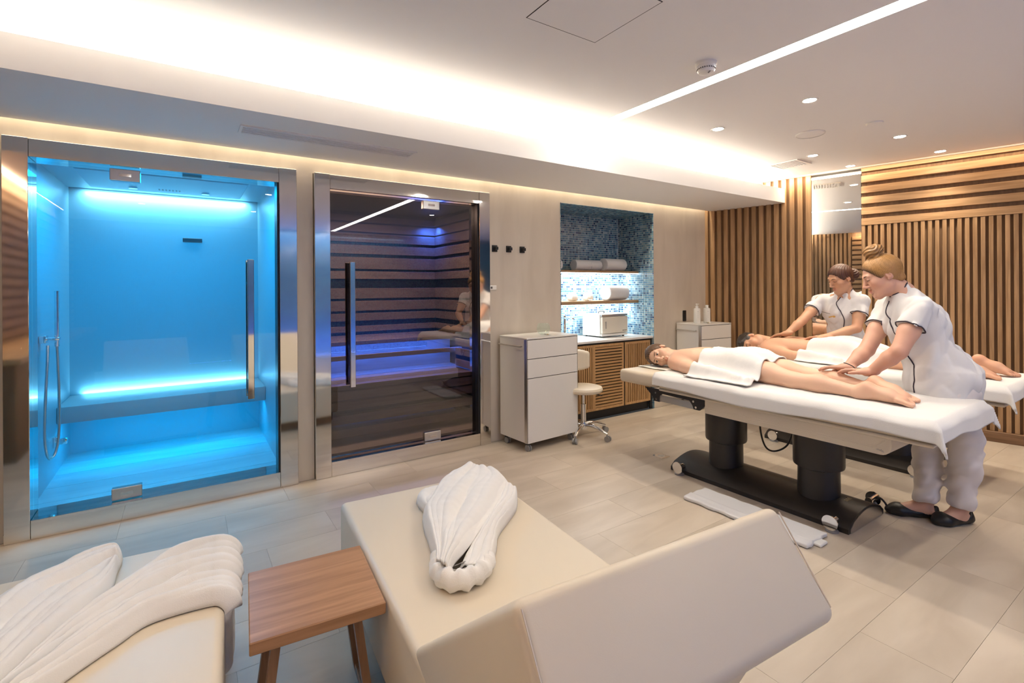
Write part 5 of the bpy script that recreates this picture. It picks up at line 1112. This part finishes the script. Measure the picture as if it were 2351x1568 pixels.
# --------------------------------------------------------------------- towels and sheets
def sheet(label, x0, dy):
    t = thing('table_sheet', label, 'sheet', (x0, 1.6 + dy, 0.737))
    xa, xb, y0, y1 = -0.392, 0.392, 0.822, 2.505; hx, he = 0.075, 0.095; ztop = 0.749
    U = np.concatenate([np.linspace(xa - hx, xa, 10)[:-1], np.linspace(xa, xb, 60), np.linspace(xb, xb + hx, 10)[1:]]); V = np.concatenate([np.linspace(y0 - he, y0, 12)[:-1], np.linspace(y0, y1, 120)])
    G = np.zeros((len(U), len(V), 3))
    for i, u in enumerate(U):
        for j, v in enumerate(V):
            ox = max(xa - u, u - xb, 0); sx = -1 if u < xa else 1; oy = max(y0 - v, 0); uu = min(max(u, xa), xb); vv = max(v, y0)
            n = 0.004 * math.sin(v * 9 + u * 3) * math.sin(u * 7 + 1) + 0.0025 * math.sin(v * 31 + u * 17)
            r = 0.022
            if ox == 0 and oy == 0:
                e = min(uu - xa, xb - uu, vv - y0); z = ztop + n * 0.6 - (r - math.sqrt(max(r * r - max(r - e, 0) ** 2, 0)) if e < r else 0) * 0.9; p = (uu, vv, z)
            elif oy == 0: p = (uu + sx * (0.010 + 0.05 * ox + 0.004 * math.sin(v * 22)), vv, ztop - r - ox * (0.96 + 0.16 * math.sin(v * 5.0 + sx)))
            elif ox == 0: p = (uu, vv - (0.010 + 0.05 * oy + 0.004 * math.sin(u * 18)), ztop - r - oy * (0.80 + 0.15 * math.sin(u * 7)))
            else:
                q = math.hypot(ox, oy); a = math.atan2(oy, ox); m = min(ox, oy); p = (uu + sx * (0.012 + 0.30 * m + 0.05 * ox), vv - (0.012 + 0.30 * m + 0.05 * oy), ztop - r - q * 1.05)
            G[i, j] = (p[0], p[1] - 1.6, p[2] - 0.737)
    me = gridmesh('terry_sheet', G); o = link_mesh('terry_sheet', me, 'terry', t, 180); add_mod_solid(o, 0.009, 1)
    return t
sheet('thick white terry sheet covering the near massage table', T1X, 0.0)
sheet('thick white terry sheet covering the far massage table', T2X, 0.03)
def drape(label, Fb, x0, ya, yb, skew, dx0, dx1, seed):
    t = thing('body_towel', label, 'towel', (x0, (ya + yb) / 2, 0.75)); nu, nv = 92, 66
    U = np.linspace(dx0, dx1, nu); V = np.linspace(0, 1, nv); X = np.zeros((nu, nv, 2)); X[..., 0] = x0 + U[:, None]; X[..., 1] = ya + (yb - ya) * V[None] + (skew * (U / 0.37))[:, None] + 0.012 * np.sin(U * 11 + seed)[:, None]
    zs = np.arange(1.02, 0.748, -0.006); H = np.full((nu, nv), 0.760); done = np.zeros((nu, nv), bool)
    for z in zs:
        d = Fb.at(np.concatenate([X, np.full((nu, nv, 1), z)], -1).reshape(-1, 3)).reshape(nu, nv); hit = (d < 0.004) & ~done; H[hit] = z + 0.003; done |= hit
    B = H.copy()
    for _ in range(60):
        P = np.pad(H, 1, mode='edge'); A = (P[:-2, 1:-1] + P[2:, 1:-1] + P[1:-1, :-2] + P[1:-1, 2:]) / 4; H = np.maximum(B, A - 0.0009)
    P3 = np.concatenate([X, H[..., None]], -1); H = H + 0.009 + 0.0035 * (1 + vnoise(P3 * np.array((1, 1, 0.3)), 26, seed)) + 0.002 * (1 + vnoise(P3, 70, seed + 1))
    G = np.concatenate([X - np.array((x0, (ya + yb) / 2)), H[..., None] - 0.75], -1); o = link_mesh('terry_cloth', gridmesh('terry_cloth', G), 'terry', t, 180); add_mod_solid(o, 0.007, 1)
    return t
drape('white towel draped over the hips of the woman on the near table', FW, T1X, 2.275, 1.80, 0.012, -0.375, 0.37, 2)
drape('white towel draped over the hips of the man on the far table', FM, T2X, 2.16, 1.60, 0.0, -0.375, 0.37, 5)
for nm, l, x0, dy in (('face_cloth', 'thin cream paper cloth under the woman\'s cheek on the near table', T1X - 0.03, 0.0), ('face_cloth', 'thin cream paper cloth under the man\'s face on the far table', T2X - 0.03, 0.03)):
    t = thing(nm, l, 'cloth', (x0, 2.69 + dy, 0.739), 0, 'face cloths')
    U = np.linspace(-0.16, 0.16, 24); G = np.zeros((24, 24, 3))
    for i, u in enumerate(U):
        for j, v in enumerate(U): G[i, j] = (u, v * 0.95, 0.004 + 0.006 * math.exp(-((abs(u) - 0.13) / 0.03) ** 2) + 0.002 * math.sin(u * 50 + v * 30))
    o = link_mesh('cloth', gridmesh('cloth', G), 'petal', t, 180); add_mod_solid(o, 0.002)
# =====================================================================  BATHROBES
Zv = (0, 0, 1.0); ZL = 0.4012
def resample(P, n):
    P = np.array(smooth_path([(p[0], p[1], 0) for p in P], 8))[:, :2]; d = np.concatenate([[0], np.cumsum(np.hypot(*np.diff(P, axis=0).T))]); s = np.linspace(0, d[-1], n)
    return np.stack([np.interp(s, d, P[:, 0]), np.interp(s, d, P[:, 1])], 1)
def cloth_patch(name, A, B, parent, org, base, dome, folds, n=150, m=90, edge=(1, 1), ends=(1, 1), wob=0.004, seed=1, mapf=None, thick=0.006, mat='terry_soft'):
    """cloth between the outlines A (t=0) and B (t=1): domed, with soft ridges and sharp valleys running lengthwise"""
    a = resample(A, n); b = resample(B, n); t = np.linspace(0, 1, m); s = np.linspace(0, 1, n); S, T = np.meshgrid(s, t, indexing='ij')
    X = a[:, None] * (1 - t)[None, :, None] + b[:, None] * t[None, :, None]
    P3 = np.concatenate([X, np.zeros((n, m, 1))], -1); X = X + wob * np.stack([vnoise(P3, 22, seed), vnoise(P3, 22, seed + 1)], -1)
    e0 = np.clip(T / 0.09, 0, 1) if edge[0] else np.ones_like(T); e1 = np.clip((1 - T) / 0.09, 0, 1) if edge[1] else np.ones_like(T)
    q0 = np.clip(S / 0.05, 0, 1) if ends[0] else np.ones_like(S); q1 = np.clip((1 - S) / 0.05, 0, 1) if ends[1] else np.ones_like(S)
    env = np.sqrt(np.sin(e0 * PI / 2) * np.sin(e1 * PI / 2) * np.sin(q0 * PI / 2) * np.sin(q1 * PI / 2) + 1e-9)
    H = dome * (0.35 + 0.65 * np.sin(np.clip(T, 0.001, 0.999) * PI) ** 0.6)
    for amp, fr, ph, wp in folds:
        H = H + amp * np.abs(np.sin(PI * (fr * T + ph + wp * vnoise(np.stack([S * 2.2, T * 0.7, S * 0], -1), 3.2, seed + int(fr * 7)))))
    H = H + 0.0025 * vnoise(P3, 60, seed + 5) + 0.0012 * vnoise(P3, 150, seed + 6)
    Z = ZL + 0.003 + base + env * np.maximum(H, 0.002)
    G = np.concatenate([X, Z[..., None]], -1)
    if mapf is not None: G = mapf(G)
    o = link_mesh(name, gridmesh(name, G - np.array(org)), mat, parent, 180); add_mod_solid(o, thick, 0); return o
B_in = [(0.761, 1.489), (0.829, 1.562), (0.944, 1.669), (1.066, 1.783), (1.191, 1.903), (1.290, 2.035)]
B_out = [(0.843, 1.462), (0.896, 1.492), (0.975, 1.59), (1.024, 1.662), (1.118, 1.738), (1.218, 1.821), (1.290, 1.911), (1.325, 1.972)]
A_out = [(0.713, 1.553), (0.748, 1.643), (0.788, 1.782), (0.816, 1.889), (0.851, 1.982), (0.914, 2.066), (1.014, 2.187), (1.115, 2.273), (1.199, 2.305), (1.27, 2.345)]
A_in = [(0.722, 1.472), (0.785, 1.540), (0.896, 1.626), (1.003, 1.712), (1.122, 1.813), (1.242, 1.926), (1.297, 1.985), (1.318, 2.075), (1.315, 2.16)]
collar = [(0.748, 1.621), (0.716, 1.554), (0.713, 1.497), (0.737, 1.455), (0.789, 1.447), (0.845, 1.460), (0.902, 1.508)]
S_out = [(0.886, 1.977), (0.883, 2.080), (0.893, 2.150), (0.925, 2.195), (0.964, 2.205), (1.014, 2.195)]
S_in = [(0.880, 1.900), (0.912, 1.968), (0.946, 2.03), (0.973, 2.066), (1.001, 2.092), (1.043, 2.123)]
org = (1.0, 1.8, ZL)
rb = thing('bathrobe', 'white bathrobe folded into a bundle on the lounger seat, collar towards the camera', 'bathrobe', org)
cloth_patch('right_front', B_in, B_out, rb, org, 0.0, 0.050, [(0.012, 1.3, 0.2, 0.3), (0.006, 3.1, 0.0, 0.5)], 130, 60, (0, 1), (0, 1), seed=11)
cloth_patch('sleeve', S_in, S_out, rb, org, 0.0, 0.045, [(0.008, 1.6, 0.1, 0.3)], 60, 40, (0, 1), (1, 1), seed=17)
cloth_patch('left_front', A_in, A_out, rb, org, 0.0, 0.062, [(0.018, 1.15, 0.32, 0.3), (0.011, 2.7, 0.1, 0.7), (0.006, 5.3, 0.3, 0.9)], 170, 110, (0, 1), (0, 1), seed=3)
# rolled shawl collar
Pc = [np.array((p[0], p[1], ZL + 0.036 + 0.006 * math.sin(i * 1.3))) for i, p in enumerate(resample(collar, 40))]
G = np.zeros((40, 26, 3))
for i, p in enumerate(Pc):
    d = Pc[min(i + 1, 39)] - Pc[max(i - 1, 0)]; d /= np.linalg.norm(d); l = np.array((d[1], -d[0], 0)); r = 0.032 * (0.75 + 0.25 * math.sin(PI * i / 39)) * (1 + 0.05 * math.sin(i * 0.9))
    for k in range(26): a = 2 * PI * k / 25; G[i, k] = p + l * (math.cos(a) * r) + np.array((0, 0, 1.0)) * (math.sin(a) * r * 1.05) - np.array(org)
link_mesh('collar', gridmesh('collar', G), 'terry_soft', rb, 180)
Pc2 = resample([(0.742, 1.500), (0.768, 1.480), (0.800, 1.482), (0.832, 1.505)], 20); G = np.zeros((20, 8, 3))
for i, p in enumerate(Pc2):
    for k in range(8): G[i, k] = (p[0] - 1.0 + 0.004 * k * 0.6, p[1] - 1.8 + 0.009 * k, 0.050 - 0.005 * k)
add_mod_solid(link_mesh('neck_lining', gridmesh('neck_lining', G), 'terry_soft', rb, 180), 0.006, 0)
lb = MB().rbox(-0.019, 0.019, -0.012, 0.012, -0.001, 0.001, 0.0006, 1).build('label', 'tag_grey', rb); lb.location = (-0.232, -0.312, 0.068); lb.rotation_euler = (math.radians(-32), math.radians(0), math.radians(8))

r1_lo = [(0.375, 1.905), (0.25, 1.86), (0.119, 1.80), (0.05, 1.822), (-0.086, 1.828), (-0.163, 1.77), (-0.222, 1.723), (-0.274, 1.671), (-0.335, 1.60), (-0.393, 1.50)]
r1_up = [(0.395, 1.985), (0.29, 2.06), (0.17, 2.14), (0.135, 2.206), (0.059, 2.248), (-0.039, 2.242), (-0.115, 2.181), (-0.191, 2.088), (-0.267, 1.98), (-0.344, 1.83), (-0.417, 1.66)]
r2_lo = [(-0.205, 2.200), (-0.209, 2.10), (-0.230, 1.995), (-0.295, 1.867), (-0.361, 1.74), (-0.43, 1.60)]
r2_up = [(-0.200, 2.311), (-0.240, 2.350), (-0.313, 2.335), (-0.395, 2.283), (-0.464, 2.233), (-0.53, 2.11), (-0.58, 1.95), (-0.60, 1.75)]
org = (-0.1, 1.95, ZL)
rb = thing('bathrobe', 'white bathrobe spread out in long folds and hanging over the side of the left lounger', 'bathrobe', org)
def over_edge(G):
    G = G.copy(); xe = 0.139 - 0.0735 * (2.395 - G[..., 1]); e = G[..., 0] - xe; h = G[..., 2] - ZL; R_ = 0.026
    u = np.clip((e + R_) / (R_ * PI / 2), 0, 1) * PI / 2; arc = np.clip(e + R_ - R_ * PI / 2, 0, None); k = e > -R_
    cx_ = xe - R_; nx = np.sin(u); nz = np.cos(u); r = R_ + np.maximum(h, 0.004) * np.where(arc > 0, 0.42, 1.0)
    G[..., 0] = np.where(k, cx_ + nx * r, G[..., 0]); G[..., 2] = np.where(k, ZL - R_ + nz * r - arc, G[..., 2]); return G
cloth_patch('robe_body', r1_lo, r1_up, rb, org, 0.0, 0.014, [(0.026, 2.3, 0.05, 0.5), (0.016, 4.1, 0.3, 0.8), (0.008, 8.3, 0.1, 1.0)], 240, 150, (1, 1), (1, 0), seed=21, mapf=over_edge)
cloth_patch('sleeve', r2_lo, r2_up, rb, org, 0.004, 0.020, [(0.030, 1.7, 0.15, 0.35), (0.016, 3.4, 0.2, 0.7), (0.007, 7.1, 0.1, 1.0)], 180, 110, (1, 1), (1, 0), seed=33)
cloth_patch('belt_fold', [(0.10, 2.06), (0.02, 2.02), (-0.09, 1.92), (-0.20, 1.80), (-0.31, 1.66)], [(0.115, 2.10), (0.03, 2.055), (-0.075, 1.955), (-0.185, 1.83), (-0.30, 1.69)], rb, org, 0.026, 0.014, [(0.004, 1.5, 0.1, 0.3)], 120, 24, (1, 1), (1, 1), seed=41)
# small parts nobody could pick apart singly
for o in bpy.data.objects:
    if o.name.split('.')[0] in ('stitching', 'seam', 'vent_slots', 'nozzle_holes', 'lettering', 'badge', 'emblem'): o['kind'] = 'stuff'
